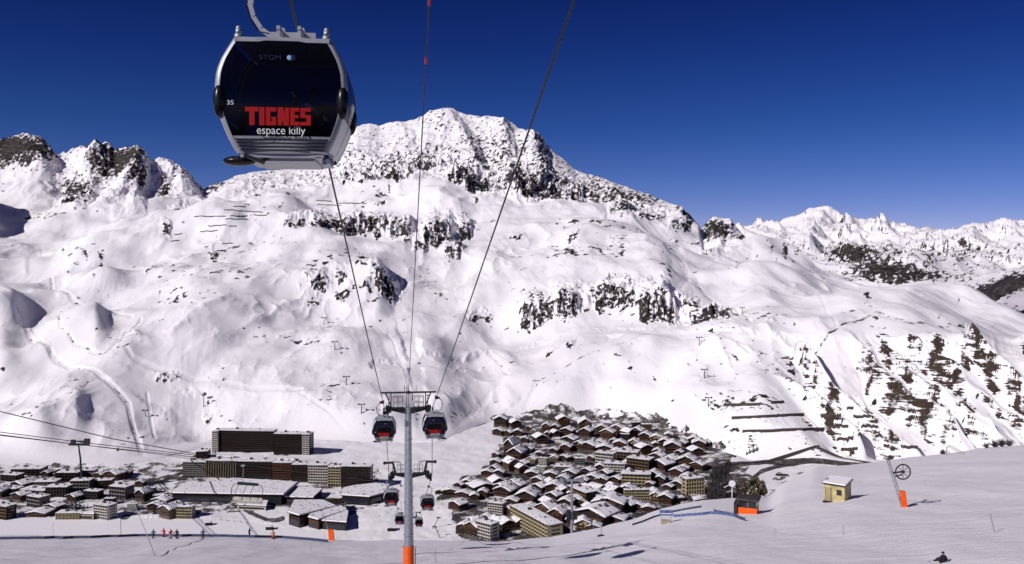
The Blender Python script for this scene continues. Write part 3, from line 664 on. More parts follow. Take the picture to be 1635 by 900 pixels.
    m = MB(); m.box((-.28,-.22,3.18), (-.02,.22,3.36)); m.tube([(-.25,-.3,3.34),(-.25,.3,3.34)], .05, 8); m.bar((-.42,-.1,3.3), (-.02,.1,3.42), .09, .09); m.build('grip', M['dmetal'], r)
    return r
GRIP_UP = 3.27; GRIP_X = -.10
# haul ropes: two straight spans from tower to tower
L1 = pt(614, 652, 85); R1 = pt(690, 652, 85)
L0 = pt(435, -130, 13.9); R0 = pt(961, -130, 13.9)
L2 = pt(621, 757, 112); R2 = pt(690, 757, 112)
L3 = pt(641, 826, 262); R3 = pt(667, 826, 262)
L4 = pt(640, 800, 640); R4 = pt(655, 800, 640)
def ext(a, b, t): return a+(b-a)*t
def rope(name, pts, rad, label, group=None, m_=None):
    m = MB(); m.tube(pts, rad, 6); o = m.build(name, m_ or M['cable'], None, True); tag(o, label, 'cable', group); return o
rope('haul_rope', [ext(L0, L1, -.5), L0, ext(L0, L1, .5)-Vector((0,0,.12)), L1, L2, ext(L2,L3,.5)-Vector((0,0,1.0)), L3, L4], [.026,.026,.03,.034,.04,.05,.06,.12], 'dark steel haul rope carrying the large black cabin, on the left side of the tower', 'haul ropes of the cabin lift')
rope('haul_rope', [ext(R0, R1, -.5), R0, ext(R0, R1, .5)-Vector((0,0,.12)), R1, R2, ext(R2,R3,.5)-Vector((0,0,1.0)), R3, R4], [.026,.026,.03,.034,.04,.05,.06,.12], 'dark steel haul rope slanting down across the peak to the right side of the tower', 'haul ropes of the cabin lift')
Cn0 = pt(706, -390, 13.9); Cn1 = pt(652, 626, 85)
cc = rope('signal_cable', [ext(Cn0, Cn1, -.2), Cn0, Cn1, pt(655, 742, 112)], [.017,.017,.026,.03], 'thin signal cable with red markers running down the middle to the tower top')
for k, yy in enumerate((2, 97)):
    t = (yy+390)/1016*13.9/(85-(yy+390)/1016*(85-13.9)); P = ext(Cn0, Cn1, t)
    m = MB(); m.tube([P-(Cn1-Cn0)*.002, P+(Cn1-Cn0)*.002], .035, 8); q = m.build('cable_marker', M['lamp'], cc)
proto_cabin = build_cabin()
def set_cabin(r, P, yaw, label):
    # hang the cabin so that its grip closes on the rope at P
    off = Vector((GRIP_X, 0, GRIP_UP)); off.rotate(Matrix.Rotation(yaw, 3, 'Z'))
    r.location = P-off*(r.scale.x); r.rotation_euler = (0, 0, yaw); tag(r, label, 'gondola')
YAW = math.atan2(L0.x-L1.x, L1.y-L0.y)
P0 = ext(L0, L1, (15.2-13.9)/71.1)
set_cabin(proto_cabin, P0, YAW*.9, 'large black glazed cabin close to the camera with red and white lettering')
# settle the near cabin on the rope so that its front stands where the photograph shows it
cab_items = []
def more_cabin(P, yaw, label):
    c = copy_tree(proto_cabin); set_cabin(c, P, yaw, label); c['group'] = 'lift cabins further down the line'; return c
def on_rope(A, B, d):
    t = (d-A.y)/(B.y-A.y); return ext(A, B, t)
more_cabin(on_rope(L0, L1, 80.0), YAW, 'small black cabin with red lettering hanging left of the near tower head')
cr_ = more_cabin(on_rope(R0, R1, 76.5), YAW, 'small black cabin with red lettering hanging right of the near tower head'); 
def flip(r, P):      # cabins of the other rope hang from arms on the opposite side
    r.scale.x = -1; off = Vector((-GRIP_X, 0, GRIP_UP)); off.rotate(Matrix.Rotation(r.rotation_euler.z, 3, 'Z')); r.location = P-off
    for c in list(r.children):      # lettering must stay readable
        if c.name.startswith(('name_lettering','slogan','cabin_number','operator')): c.scale.x = -1
flip(cr_, on_rope(R0, R1, 76.5))
for A, B, d, lb in ((L2, L3, 121, 'dark cabin just below the lower tower head, left of the grey pole'), (L2, L3, 205, 'dark cabin low over the snow, left of the orange-footed pole'), (L3, L4, 300, 'far dark cabin nearest the pole in the low left cluster'),
                    (R2, R3, 134, 'dark cabin just below the lower tower head, right of the grey pole'), (R2, R3, 228, 'dark cabin low over the snow, right of the orange-footed pole')):
    c = more_cabin(on_rope(A, B, d), YAW, lb)
    if A is R2: flip(c, on_rope(A, B, d))
# passengers in the near cabin
def skin_body(name, joints, edges, radii, mat_, parent=None, sub=1):
    me = bpy.data.meshes.new(name); me.from_pydata([tuple(j) for j in joints], edges, []); o = bpy.data.objects.new(name, me); COL.objects.link(o)
    md = o.modifiers.new('s', 'SKIN'); me.skin_vertices[0].data[0].use_root = True
    for i, r_ in enumerate(radii): me.skin_vertices[0].data[i].radius = (r_, r_)
    sb_ = o.modifiers.new('u', 'SUBSURF'); sb_.levels = sub
    bpy.context.view_layer.update()
    m2 = bpy.data.meshes.new_from_object(o.evaluated_get(bpy.context.evaluated_depsgraph_get())); bpy.data.objects.remove(o)
    m2.name = name; m2.materials.clear(); m2.materials.append(mat_); m2.polygons.foreach_set('use_smooth', [True]*len(m2.polygons))
    o = bpy.data.objects.new(name, m2); COL.objects.link(o); o.parent = parent; return o
def person(loc, yaw, jacket, trousers, hat, pose='ski', label='', group=None, skis=True, sticks=True, scale=1.0):
    r = empty('person', loc, yaw)
    if pose == 'sit':
        hip = (0,0,.50); kn = [(-.13,-.42,.52),(.13,-.42,.52)]; an = [(-.14,-.45,.10),(.14,-.45,.10)]; sh = 1.02
        el = [(-.27,-.10,.78),(.27,-.10,.78)]; ha = [(-.16,-.33,.62),(.16,-.33,.62)]; hy = 0
    elif pose == 'snowsit':
        hip = (0,.05,.16); kn = [(-.16,.42,.42),(.16,.42,.42)]; an = [(-.18,.80,.10),(.18,.80,.10)]; sh = .68
        el = [(-.34,-.06,.42),(.34,-.02,.42)]; ha = [(-.38,-.22,.10),(.30,.26,.34)]; hy = .0
    else:
        hip = (0,0,.88); kn = [(-.14,-.14,.50),(.14,-.14,.50)]; an = [(-.13,0,.10),(.13,0,.10)]; sh = 1.36
        el = [(-.36,-.08,1.12),(.36,-.08,1.12)]; ha = [(-.42,-.30,1.02),(.42,-.30,1.02)]; hy = -.10
    x, y, z = hip
    J = [hip,(x,y+hy*.5,(z+sh)/2),(x,y+hy,sh),(x,y+hy-.01,sh+.13),(-.19,y+hy,sh),(.19,y+hy,sh),el[0],el[1],ha[0],ha[1],(-.10,y,z-.03),(.10,y,z-.03),kn[0],kn[1],an[0],an[1]]
    E = [(0,1),(1,2),(2,3),(2,4),(2,5),(4,6),(5,7),(6,8),(7,9),(0,10),(0,11),(10,12),(11,13),(12,14),(13,15)]
    RA = [.17,.17,.16,.07,.10,.10,.07,.07,.05,.05,.12,.12,.09,.09,.07,.07]
    skin_body('body', J, E, RA, jacket, r)
    # legs drawn over in the trousers' cloth
    m = MB()
    for i in (0, 1): m.tube([(J[10+i][0], J[10+i][1], J[10+i][2]), kn[i], an[i]], [.135,.105,.085], 8); 
    m.build('trousers', trousers, r, True)
    hx, hyy, hz = J[3][0], J[3][1], J[3][2]+.12
    m = MB(); m.ball((hx, hyy, hz), (.085,.10,.12), 12, 9); m.ball((hx, hyy-.10, hz-.01), (.018,.03,.03), 6, 5); hd_ = m.build('head', M['skin'], r, True)
    m = MB(); m.ball((hx, hyy+.015, hz+.04), (.105,.115,.105), 12, 9); m.build('helmet', hat, hd_, True)
    m = MB(); m.bar((hx-.08, hyy-.09, hz+.0), (hx+.08, hyy-.09, hz+.0), .03, .05); m.build('goggles', M['black'], hd_)
    for i in (0, 1):
        m = MB(); hx_, hy_, hz_ = ha[i]; m.ball(ha[i], (.045,.06,.05), 8, 6); sg = 1 if i else -1
        for f in range(4): m.tube([(hx_-.03+.02*f, hy_-.04, hz_), (hx_-.03+.02*f, hy_-.085, hz_-.02), (hx_-.03+.02*f, hy_-.07, hz_-.06)], .012, 5)
        m.tube([(hx_-sg*.035, hy_-.01, hz_), (hx_-sg*.06, hy_-.05, hz_-.01)], .014, 5)
        m.build('glove', M['black'], r, True)
        m = MB(); m.box((an[i][0]-.06, an[i][1]-.14, .03), (an[i][0]+.06, an[i][1]+.14, .25 if pose == 'ski' else .14)); m.build('boot', M['dmetal'], r)
        if skis and pose == 'ski':
            m = MB(); m.box((an[i][0]-.05, -.75, .0), (an[i][0]+.05, .75, .025)); m.bar((an[i][0], -.75, .012), (an[i][0], -.92, .09), .09, .02); m.build('ski', M['red'], r)
    if sticks and pose == 'ski':
        for i in (0, 1): m = MB(); m.tube([ha[i], (ha[i][0]*1.1, .25, .02)], .012, 5); m.build('ski_pole', M['metal'], r)
    if pose == 'snowsit':
        m = MB(); m.prism([(-.75,.06),(-.65,0),(.65,0),(.75,.06),(.65,.03),(-.65,.03)], .66, .94); bd = m.build('snowboard', M['blue'], r); bd.rotation_euler = (0,0,.0)
    r.scale = (scale,)*3
    tag(r, label, 'person', group); return r
cM = proto_cabin.matrix_basis
def inside(x, y, z): 
    v = Vector((x, y, z)); v.rotate(Matrix.Rotation(proto_cabin.rotation_euler.z, 3, 'Z')); return proto_cabin.location+v
JK = {k: mat('jacket_'+k, c, .8, 0, .15, 3) for k, c in dict(red=(.45,.02,.03), black=(.012,.012,.015), blue=(.03,.06,.16), teal=(.03,.10,.14), purple=(.07,.03,.10), white=(.6,.6,.62), orange=(.5,.12,.02)).items()}
person(inside(.02,.55,0), YAW, JK['black'], JK['black'], JK['black'], 'sit', 'seated passenger in dark clothes behind the cabin glass, left one of two', 'passengers in the cabin', False, False, .92)
person(inside(.34,.55,0), YAW, JK['purple'], JK['black'], JK['red'], 'sit', 'seated passenger with a red helmet behind the cabin glass', 'passengers in the cabin', False, False, .95)

# ---------------- lift towers ----------------
def tower(d, xm, gauge, ztop, gz, r0, r1, label, style, pad=True):
    cx_ = (xm-CX)/F*d
    r = empty('lift_tower', (cx_, d, gz), YAW)
    zt = ztop-gz                     # rope height over the ground
    m = MB(); nseg = 5
    for k in range(nseg): 
        a = k/nseg; b = (k+1)/nseg; m.tube([(0,0,(zt+.1)*a), (0,0,(zt+.1)*b)], [r1+(r0-r1)*a, r1+(r0-r1)*b], 20)
        m.tube([(0,0,(zt+.1)*b-.06), (0,0,(zt+.1)*b+.02)], [r1+(r0-r1)*b+.07]*2, 20)
    m.build('pole', M['metal'], r, False)
    m = MB()
    for sx_ in (-.14, .14): m.tube([(-r1*.9+0*sx_+.0, -r1*.6+sx_, .2), (-r0*1.1, -r0*.6+sx_, zt)], .02, 5)
    for k in range(int(zt/.45)): 
        z = .4+k*.45; q = z/zt; xx = -r1*.9*(1-q)-r0*1.1*q; yy = -r1*.6*(1-q)-r0*.6*q; m.bar((xx, yy-.15, z), (xx, yy+.15, z), .02)
    m.build('ladder', M['metal'], r)
    if pad:
        m = MB(); m.tube([(0,0,-.5), (0,0,1.9)], [r1+.13, r1+.11], 16); m.build('crash_pad', M['orange'], r)
        m = MB(); m.box((r1+.2,-.1,.0), (r1+.3,.0,1.9)); m.build('marker_post', M['yellow'], r)
    g2 = gauge/2
    # cross arm: tapered beam
    m = MB()
    for s in (-1, 1):
        m.quadbox([(0,-.2,zt-.55),(0,.2,zt-.55),(s*(g2-.1),.15,zt-.02),(s*(g2-.1),-.15,zt-.02),(0,-.2,zt+.05),(0,.2,zt+.05),(s*(g2-.1),.15,zt+.16),(s*(g2-.1),-.15,zt+.16)])
    m.build('cross_arm', M['dmetal'], r)
    m = MB()
    if style == 1:
        m.tube([(-g2-.35,0,zt+1.55), (g2+.35,0,zt+1.55)], .085, 10)
        for s in (-1, 1):
            m.bar((s*(g2-.65),0,zt+.1), (s*(g2-.65),0,zt+1.6), .10); m.bar((s*(g2-.35-.25),0,zt+.1), (s*(g2+.0),0,zt+1.5), .10) if False else m.bar((s*(g2-.75),0,zt+.05), (s*(g2-.15),0,zt+1.5), .11)
        m.tube([(-.15,0,zt), (-.15,0,zt+2.1)], .03, 6); m.tube([(.75,0,zt+1.5), (.75,0,zt+2.2)], .02, 6); m.tube([(-.35,0,zt+1.5), (-.35,0,zt+2.2)], .03, 6)
        m.ball((0,0,zt+1.55), (.28,.2,.16)); m.bar((.35,0,zt+1.5), (.42,0,zt+.75), .10)
    else:
        for s in (-1, 1):
            m.bar((s*1.75,0,zt-.05), (s*2.15,0,zt+1.55), .26); m.tube([(s*2.05,0,zt+1.5), (s*3.2,0,zt+1.45)], .15, 8); m.tube([(s*3.1,-.05,zt+1.45), (s*3.25,.05,zt+1.45)], .22, 8)
            m.bar((s*1.2,0,zt+1.5), (s*2.1,0,zt+1.6), .08); m.bar((s*1.2,0,zt), (s*1.2,0,zt+1.5), .07)
            if s < 0: m.build('lifting_frame', M['dmetal'], r); m = MB()
    m.build('lifting_frame', M['dmetal'], r)
    # catwalk railings
    for s in (-1, 1):
        m = MB()
        for a, b in ((.55, 1.0), (1.0, 1.45)) if style == 1 else ((.5, 1.0), (1.0, 1.6)):
            for yy in (-.35, .35):
                for xx in (a, b): m.bar((s*xx, yy, zt+.1), (s*xx, yy, zt+1.15), .04)
                for zz_ in (.6, 1.15): m.bar((s*a, yy, zt+zz_), (s*b, yy, zt+zz_), .035)
        m.box((min(s*.4, s*1.7), -.4, zt+.06), (max(s*.4, s*1.7), .4, zt+.1))
        for yy in (-1.2, 1.2):
            m.bar((s*(g2-.45), yy, zt+.1), (s*(g2-.45), yy, zt+1.0), .04)
        m.bar((s*(g2-.45), -1.8, zt+1.0), (s*(g2-.45), 1.8, zt+1.0), .04); m.box((min(s*(g2-.7), s*(g2-.3)), -1.9, zt-.06), (max(s*(g2-.7), s*(g2-.3)), 1.9, zt-.02)); m.build('catwalk', M['dmetal'], r)
    nW = 6 if style == 1 else 10
    for s in (-1, 1):
        m = MB(); L_ = nW*.55/2
        slope = -.28
        m.bar((s*g2,-L_, zt-.24-L_*slope), (s*g2, L_, zt-.24+L_*slope), .10, .28); m.box((s*g2-.14,-.9, zt-.75), (s*g2+.14,.9, zt-.38)); m.bar((s*g2-.3*s,0,zt-.7), (s*g2-.3*s,0,zt+.3), .3, .5)
        sa = m.build('sheave_assembly', M['dmetal'], r)
        for k in range(nW):
            yy = -L_+.27+k*.55; m = MB(); m.tube([(s*g2-.06, yy, zt-.12+yy*slope-.13), (s*g2+.06, yy, zt-.12+yy*slope-.13)], .24, 12); m.build('sheave', M['black'], sa)
    tag(r, label, 'lift tower', 'towers of the cabin lift'); return r
g1 = near_ground(656, 899)
tower(85, 652, abs(R1.x-L1.x)/math.cos(YAW), L1.z, -29.6, .29, .42, 'tall grey steel lift tower with an orange padded foot, nearest the camera', 1)
tower(112, 654.5, abs(R2.x-L2.x)/math.cos(YAW)-.3, L2.z+.05, -38.0, .34, .46, 'second lift tower with a broad dark head of rollers, behind the near pole', 2, False)
tower(262, 654, abs(R3.x-L3.x)/math.cos(YAW), L3.z, -110, .3, .5, 'third lift tower seen low behind the orange-footed pole', 2, False)

# ---------------- chair lift, pylons and cables on the left ----------------
def chair(P, label, yaw=0):
    r = empty('lift_chair', P, yaw)
    m = MB(); m.tube([(0,0,0),(.04,0,-.5),(.0,0,-1.0),(-.02,.0,-1.35),(.05,0,-1.7)], .035, 8); m.box((-.15,-.15,-.08), (.15,.15,.08)); m.build('hanger', M['metal'], r)
    m = MB(); m.quadbox([(-.5,-.15,-1.82),(1.45,-.15,-1.95),(1.45,.15,-1.95),(-.5,.15,-1.82),(-.5,-.15,-1.58),(1.45,-.15,-1.75),(1.45,.15,-1.75),(-.5,.15,-1.58)]) ; m.build('cross_beam', M['dmetal'], r)
    m = MB(); m.tube([(-.4,0,-1.7),(-.9,0,-1.82),(-1.1,0,-2.2),(-1.15,0,-3.3)], .035, 6); m.build('side_frame', M['dmetal'], r); m = MB(); m.tube([(1.3,0,-1.8),(1.75,0,-1.95),(1.9,0,-2.3),(1.85,0,-3.5)], .035, 6); m.build('side_frame', M['dmetal'], r)
    for x in (-.4, .4, 1.1): m = MB(); m.tube([(x,0,-1.85),(x-.25,-.3,-2.5),(x-.3,-.5,-3.1)], .025, 6); m.build('safety_bar', M['dmetal'], r)
    m = MB(); m.quadbox([(-1.0,-.55,-3.42),(1.85,-.55,-3.58),(1.85,0,-3.6),(-1.0,0,-3.44),(-1.0,-.55,-3.32),(1.85,-.55,-3.48),(1.85,0,-3.5),(-1.0,0,-3.34)]); m.build('seat', M['white'], r)
    m = MB(); m.quadbox([(-1.0,.02,-3.3),(1.85,.02,-3.46),(1.85,.12,-3.46),(-1.0,.12,-3.3),(-1.0,.1,-3.02),(1.85,.1,-3.18),(1.85,.18,-3.18),(-1.0,.18,-3.02)]); m.build('backrest', M['white'], r)
    tag(r, label, 'lift chair'); return r
CH = pt(388, 742, 85); near_ch = pt(-30, 690, 45); dirc = (CH-near_ch)
chair(CH-Vector((0,0,.05)), 'empty six-seat lift chair with white seat hanging before the large flat snowy roof')
rope('haul_rope', [near_ch-dirc*.5, near_ch, CH, CH+dirc*4.4], .018, 'thin rope carrying the empty white lift chair')
def tpylon(P, h, label, group, w=5.0, m_=None, cat='pylon', nm='lift_pylon', th=.3):
    r = empty(nm, P); m_ = m_ or M['dmetal']
    m = MB(); m.tube([(0,0,-2),(0,0,h)], [th*1.5, th], 8); m.build('pole', m_, r)
    m = MB(); m.bar((-w/2,0,h), (w/2,0,h), th*1.6, th*1.8); m.bar((-w/2+.6,0,h-1.2), (0,0,h-.1), th*.8); m.build('cross_arm', m_, r)
    for s in (-1, 1): m = MB(); m.box((s*w/2-th*1.6, -1.6, h-th*2), (s*w/2+th*1.6, 1.6, h+th*1.6)); m.build('roller_battery', m_, r)
    tag(r, label, cat, group); return r
# big cables at left, from the near left to the station by the flats
Pt = pt(123, 706, 860)
PF = pt(316, 727, 1000)
tb = vground(130, 748)
r_ = empty('lift_pylon', pt(130, 748, 860))
m = MB(); m.tube([(0,0,-8),(-1,0,10),(-3,0,24)], [1.1,.9,.7], 8); m.build('pole', M['dmetal'], r_)
m = MB(); m.box((-12,-1.2,22.5), (7.5,1.2,24.5)); m.box((-10,-1.5,24), (-6,1.5,28)); m.box((3,-1.5,24), (8,1.5,29)); m.box((-8,-1.3,26), (6,1.3,27)); m.build('cross_arm', M['dmetal'], r_)
tag(r_, 'tall dark cable-car pylon standing behind the houses at far left', 'pylon')
for k, (ya, yb, ym, lb) in enumerate(((656, 725, None, 'uppermost of the thick black cables running down from the left edge'), (685, 727, 706, 'middle thick black cable passing over the head of the left pylon'), (691, 730, 710, 'lowest thick black cable passing over the head of the left pylon'))):
    a = pt(-60, ya-(3 if k else 14), 560); c = pt(316, yb, 1000)
    pts = [a, pt(130, ym, 860), c] if ym else [a, ext(a, c, .5)-Vector((0,0,3)), c]
    rope('carrying_cable', pts, [.30,.40,.46] if not ym else [.24,.36,.42], lb, 'thick cables at the left')
# lift pylon in the village, right
P = pt(913, 850, 330); r_ = tpylon(Vector((P.x, P.y, P.z-12)), 12+19.5, 'grey lift pylon rising in front of the right-hand village above the snow crest', None, 7.5, M['metal'], 'pylon', 'lift_pylon', .42)
m = MB(); 
for s in (-1, 1): m.box((s*1.2-.8,-.8,17), (s*1.2+.8,.8,20.0))
m.build('service_platform', M['dmetal'], r_)
# small pylons on the far slopes
ords = ['uppermost','second from the top','third from the top','fourth from the top','lowest']
for grp, lst in (('left of the lift ropes on the lower slope', [(517,519),(534,559),(553,615),(577,661)]), ('beside the piste right of the centre rocks', [(1117,551),(1124,604),(1131,650)])):
    for i, (x, y) in enumerate(lst): tpylon(far_ground(x, y), 12, f'ski-lift pylon {grp}, {ords[i] if i < len(lst)-1 else "lowest"} one', 'ski-lift pylons on the far slopes', 7.5, None, 'pylon', 'ski_lift_pylon', .45)
tpylon(far_ground(325, 650), 16, 'lone thin mast above the long apartment blocks on the lower left slope', None, 3, None, 'mast', 'mast', .4)
tpylon(far_ground(232, 666), 8, 'small pylon beside the narrow cut track above the left village', None, 6, None, 'pylon', 'ski_lift_pylon', .4)
tpylon(far_ground(1186+0, 560-60), 9, 'tiny pylon on the snow plateau right of the dark centre rocks', None, 6, None, 'pylon', 'ski_lift_pylon', .4)
# resort floor drag-lift poles
for x, y, dx, lb in ((690, 843, 5.5, 'dark leaning drag-lift pole on the resort snow, upper of two'), (704, 862, -5, 'dark leaning drag-lift pole on the resort snow, lower of two'), (745, 790, 0, 'grey pole before the wooden buildings at the village edge')):
    P = vground(x, min(y, 858)); r_ = empty('drag_lift_pole', P); m = MB(); m.tube([(0,0,-1),(dx,1,9)], .28, 6); m.build('pole', M['dmetal'], r_); m = MB(); m.box((dx-2,.6,8.6), (dx+1.6,1.4,9.4)); m.build('cross_arm', M['dmetal'], r_); tag(r_, lb, 'pole')

# ---------------- things on the near slope ----------------
def slope_pt(x, y): return near_ground(x, y)
# bull wheel station at right
P = slope_pt(1444, 810); D_ = P.y; px = D_/F
r_ = empty('return_wheel_mast', P)
m = MB()
for s in (-.16, .16): m.tube([(-.1+s,0,-.3),(-2.05+s*.8,0,75*px)], .085, 8)
for k in range(7): z = .8+k*.9; xx = -.1-1.95*z/(75*px); m.bar((xx-.16,0,z), (xx+.16,0,z), .05)
m.bar((-2.05,0,75*px), (-2.7,0,75*px+.25), .14); m.build('inclined_pole', M['metal'], r_)
m = MB(); m.quadbox([(-.32,-.25,-.3),(.32,-.25,-.3),(.32,.25,-.3),(-.32,.25,-.3),(-.62,-.25,2.0),(.05,-.25,2.0),(.05,.25,2.0),(-.62,.25,2.0)]); m.build('crash_pad', M['orange'], r_)
wc = Vector((-.3, -.25, 57*px)); m = MB(); ring = [(wc.x+math.cos(a)*.92, wc.y, wc.z+math.sin(a)*.92) for a in [i*math.pi/12 for i in range(25)]]; m.tube(ring, .085, 8, False)
m.tube([wc-Vector((0,.1,0)), wc+Vector((0,.1,0))], .2, 10); wh = m.build('wheel_rim', M['dmetal'], r_)
for k in range(8): a = k*math.pi/4; m = MB(); m.bar(wc, wc+Vector((math.cos(a)*.9,0,math.sin(a)*.9)), .05); m.build('spoke', M['dmetal'], wh)
m = MB(); m.bar((-1.5,-.1,55*px), (-.3,-.1,57*px), .16); m.bar((-1.3,-.1,49*px), (-.3,-.1,52*px), .1); m.build('wheel_bracket', M['dmetal'], r_)
tag(r_, 'slanting steel mast with a spoked wheel and an orange pad, on the right-hand slope', 'wheel mast')
m = MB(); m.tube([P+Vector((-.35,-.25,66*px)), P+Vector((-.33,-.2,118*px))], .022, 5); o = m.build('whip_antenna', M['metal']); tag(o, 'thin upright rod rising over the spoked wheel', 'rod')
# yellow hut
def hut():
    P = slope_pt(1337, 799); d = P.y; k = d/F
    r = empty('hut', P, R(-38)); w = 3.0; l = 3.0; h = 2.45
    w = 28*k*1.15; l = 2.9
    m = MB(); m.prism([(-w/2,-1.2),(w/2,-1.2),(w/2,h),(-w/2,h)], -l/2, l/2); m.build('wall', M['yellow'], r)
    m = MB(); m.quadbox([(-w/2-.25,-l/2-.25,h-.02),(w/2+.25,-l/2-.25,h-.02),(w/2+.25,l/2+.25,h+.32),(-w/2-.25,l/2+.25,h+.32),(-w/2-.25,-l/2-.25,h+.14),(w/2+.25,-l/2-.25,h+.14),(w/2+.25,l/2+.25,h+.48),(-w/2-.25,l/2+.25,h+.48)]); rf = m.build('roof', M['dmetal'], r)
    m = MB(); m.quadbox([(-w/2-.2,-l/2-.2,h+.145),(w/2+.2,-l/2-.2,h+.145),(w/2+.2,l/2+.2,h+.485),(-w/2-.2,l/2+.2,h+.485),(-w/2-.1,-l/2-.1,h+.27),(w/2+.1,-l/2-.1,h+.27),(w/2+.1,l/2+.1,h+.6),(-w/2-.1,l/2+.1,h+.6)]); m.build('snow_cover', M['snow'], rf)
    m = MB(); m.box((w*.12,-l/2-.03,1.15), (w*.36,-l/2-.003,1.75)); wn = m.build('window', M['glass'], r); m = MB()
    for a, b in (((w*.10,1.1),(w*.38,1.15)), ((w*.10,1.75),(w*.38,1.8))): m.box((a[0],-l/2-.06,a[1]), (b[0],-l/2-.001,b[1]))
    m.build('frame', M['wbrown'], wn)
    m = MB(); m.box((-w*.42,-l/2-.04,0), (-w*.16,-l/2-.003,1.95)); dr = m.build('door', M['cream'], r); m = MB(); m.box((-w*.445,-l/2-.05,0), (-w*.42,-l/2-.002,2.0)); m.box((-w*.16,-l/2-.05,0), (-w*.135,-l/2-.002,2.0)); m.build('door_frame', M['wbrown'], dr)
    m = MB(); m.box((w/2+.003,-.5,1.2), (w/2+.03,.1,1.7)); m.build('window', M['glass'], r)
    m = MB(); m.box((-w*.5,-l/2-.7,-.05), (-w*.05,-l/2-.05,.08)); m.build('doorstep', M['wbrown'], r)
    tag(r, 'small pale yellow hut with a snowy lean-to roof alone on the right-hand slope', 'hut')
hut()
# orange control cabin with dark roof
def ctrl():
    P = slope_pt(1195, 820); r = empty('control_cabin', P, R(-22)); w = 2.7; l = 2.4
    m = MB(); m.box((-w/2,-l/2,-.8), (w/2,l/2,1.05)); m.build('lower_wall', M['orange'], r)
    m = MB(); m.box((-w/2+.05,-l/2+.05,1.05), (w/2-.05,l/2-.05,2.1)); m.build('window_band', M['glass'], r)
    for x, y in ((-1,-1),(1,-1),(1,1),(-1,1),(.05,-1)): m = MB(); m.box((x*w/2-.07*(x>0)-.0,y*l/2-.07*(y>0),1.0), (x*w/2+.07*(x<=0.06)+.0,y*l/2+.07*(y<0),2.12)); m.build('post', M['grey'], r)
    m = MB(); m.quadbox([(-w/2-.3,-l/2-.3,2.1),(w/2+.3,-l/2-.3,2.1),(w/2+.3,l/2+.3,2.1),(-w/2-.3,l/2+.3,2.1),(-w/2-.2,-l/2-.2,2.45),(w/2+.2,-l/2-.2,2.3),(w/2+.2,l/2+.2,2.3),(-w/2-.2,l/2+.2,2.45)]); m.build('roof', M['roof'], r)
    m = MB(); m.box((-w/2-.5,-l/2-.3,-.3), (-w/2-.05,l/2-.5,1.7)); m.build('door', M['dmetal'], r)
    tag(r, 'orange and glass control cabin with a dark roof at the top of the blue netting', 'cabin')
ctrl()
# steel lattice frame and bare shrubs beside it, with the white disc
def lattice():
    P = pt(1152, 806, 168); r = empty('lattice_mast', P, .4); h = 7.0
    m = MB()
    for s in (-1, 1):
        for q in (-1, 1): m.bar((s*1.5, q*.9, -4), (s*1.1, q*.6, h), .10)
    m.build('upright', M['dmetal'], r)
    m = MB(); n = 8
    for k in range(n):
        z0 = -2+k*(h+2)/n; z1 = -2+(k+1)*(h+2)/n
        for q in (-.75, .75): m.bar((-1.35,q,z0), (1.35,q,z1), .05); m.bar((1.35,q,z0), (-1.35,q,z1), .05); m.bar((-1.35,q,z1), (1.35,q,z1), .05)
        for s in (-1.3, 1.3): m.bar((s,-.75,z0), (s,.75,z1), .05)
    m.build('bracing', M['dmetal'], r)
    m = MB(); m.bar((-2.0,0,h), (2.2,0,h), .25); m.bar((1.4,0,h-1), (3.0,0,h-3.2), .14); m.build('head_beam', M['dmetal'], r)
    tag(r, 'dark steel lattice frame rising behind the crest, left of the orange cabin', 'lattice frame')
    P = pt(1169, 772, 166); m = MB(); m.tube([(P.x,P.y-.06,P.z),(P.x,P.y+.06,P.z)], .62, 20); m.tube([(P.x,P.y-.12,P.z),(P.x,P.y-.05,P.z)], .12, 8); m.bar((P.x,P.y+.1,P.z), (P.x-1.5,P.y+.3,P.z-.8), .1); m.bar((P.x,P.y+.1,P.z), (P.x,P.y+.2,P.z-6), .12)
    o = m.build('warning_disc', M['lwhite']); tag(o, 'round white disc on a post beside the lattice frame', 'disc sign')
lattice()
# blue fences
def net(pts, h, label, mt, dark=.0, posts=True, group='blue nets on the near slope'):
    r = empty('safety_fence', pts[0]); o0 = pts[0]; m = MB()
    for a, b in zip(pts[:-1], pts[1:]):
        a = a-o0; b = b-o0; m.quadbox([a+Vector((0,-.02,.05)), b+Vector((0,-.02,.05)), b+Vector((0,.02,.05)), a+Vector((0,.02,.05)), a+Vector((0,-.02,h)), b+Vector((0,-.02,h)), b+Vector((0,.02,h)), a+Vector((0,.02,h))])
    m.build('netting', mt, r); 
    if posts:
        for p in pts:
            p = p-o0; m = MB(); m.tube([p+Vector((0,0,-.3)), p+Vector((0,0,h+.25))], .03, 5); m.build('post', M['metal'], r)
    tag(r, label, 'fence', group); return r
def run(xs, ys, n):
    out = []
    for i in range(n+1): 
        x = xs[0]+(xs[-1]-xs[0])*i/n; out.append(slope_pt(x, float(np.interp(x, xs, ys))))
    return out
net(run([1075,1140,1180], [826,821,827], 9), .42, 'blue and white net along the crest, left of the orange cabin', M['banner'])
net(run([1010,1060,1120], [840,822,811], 7), .35, 'low blue net at the crest above the chalets', M['netblue'])
net(run([1140,1165,1190], [818,824,832], 5), .45, 'short blue net in front of the orange cabin', M['netblue'])
# long dark edge along the piste at left
pts_ = []
for i in range(41):
    x = -60+i*14.6
    yb = float(np.interp(x, [-60,0,120,220,350,450,500,530], [862,860,859,855,856,858,862,866])); pts_.append(slope_pt(x, yb+1.5))
r_ = net(pts_, .52, 'long low dark blue net along the far edge of the left piste', M['netblue'], posts=False)
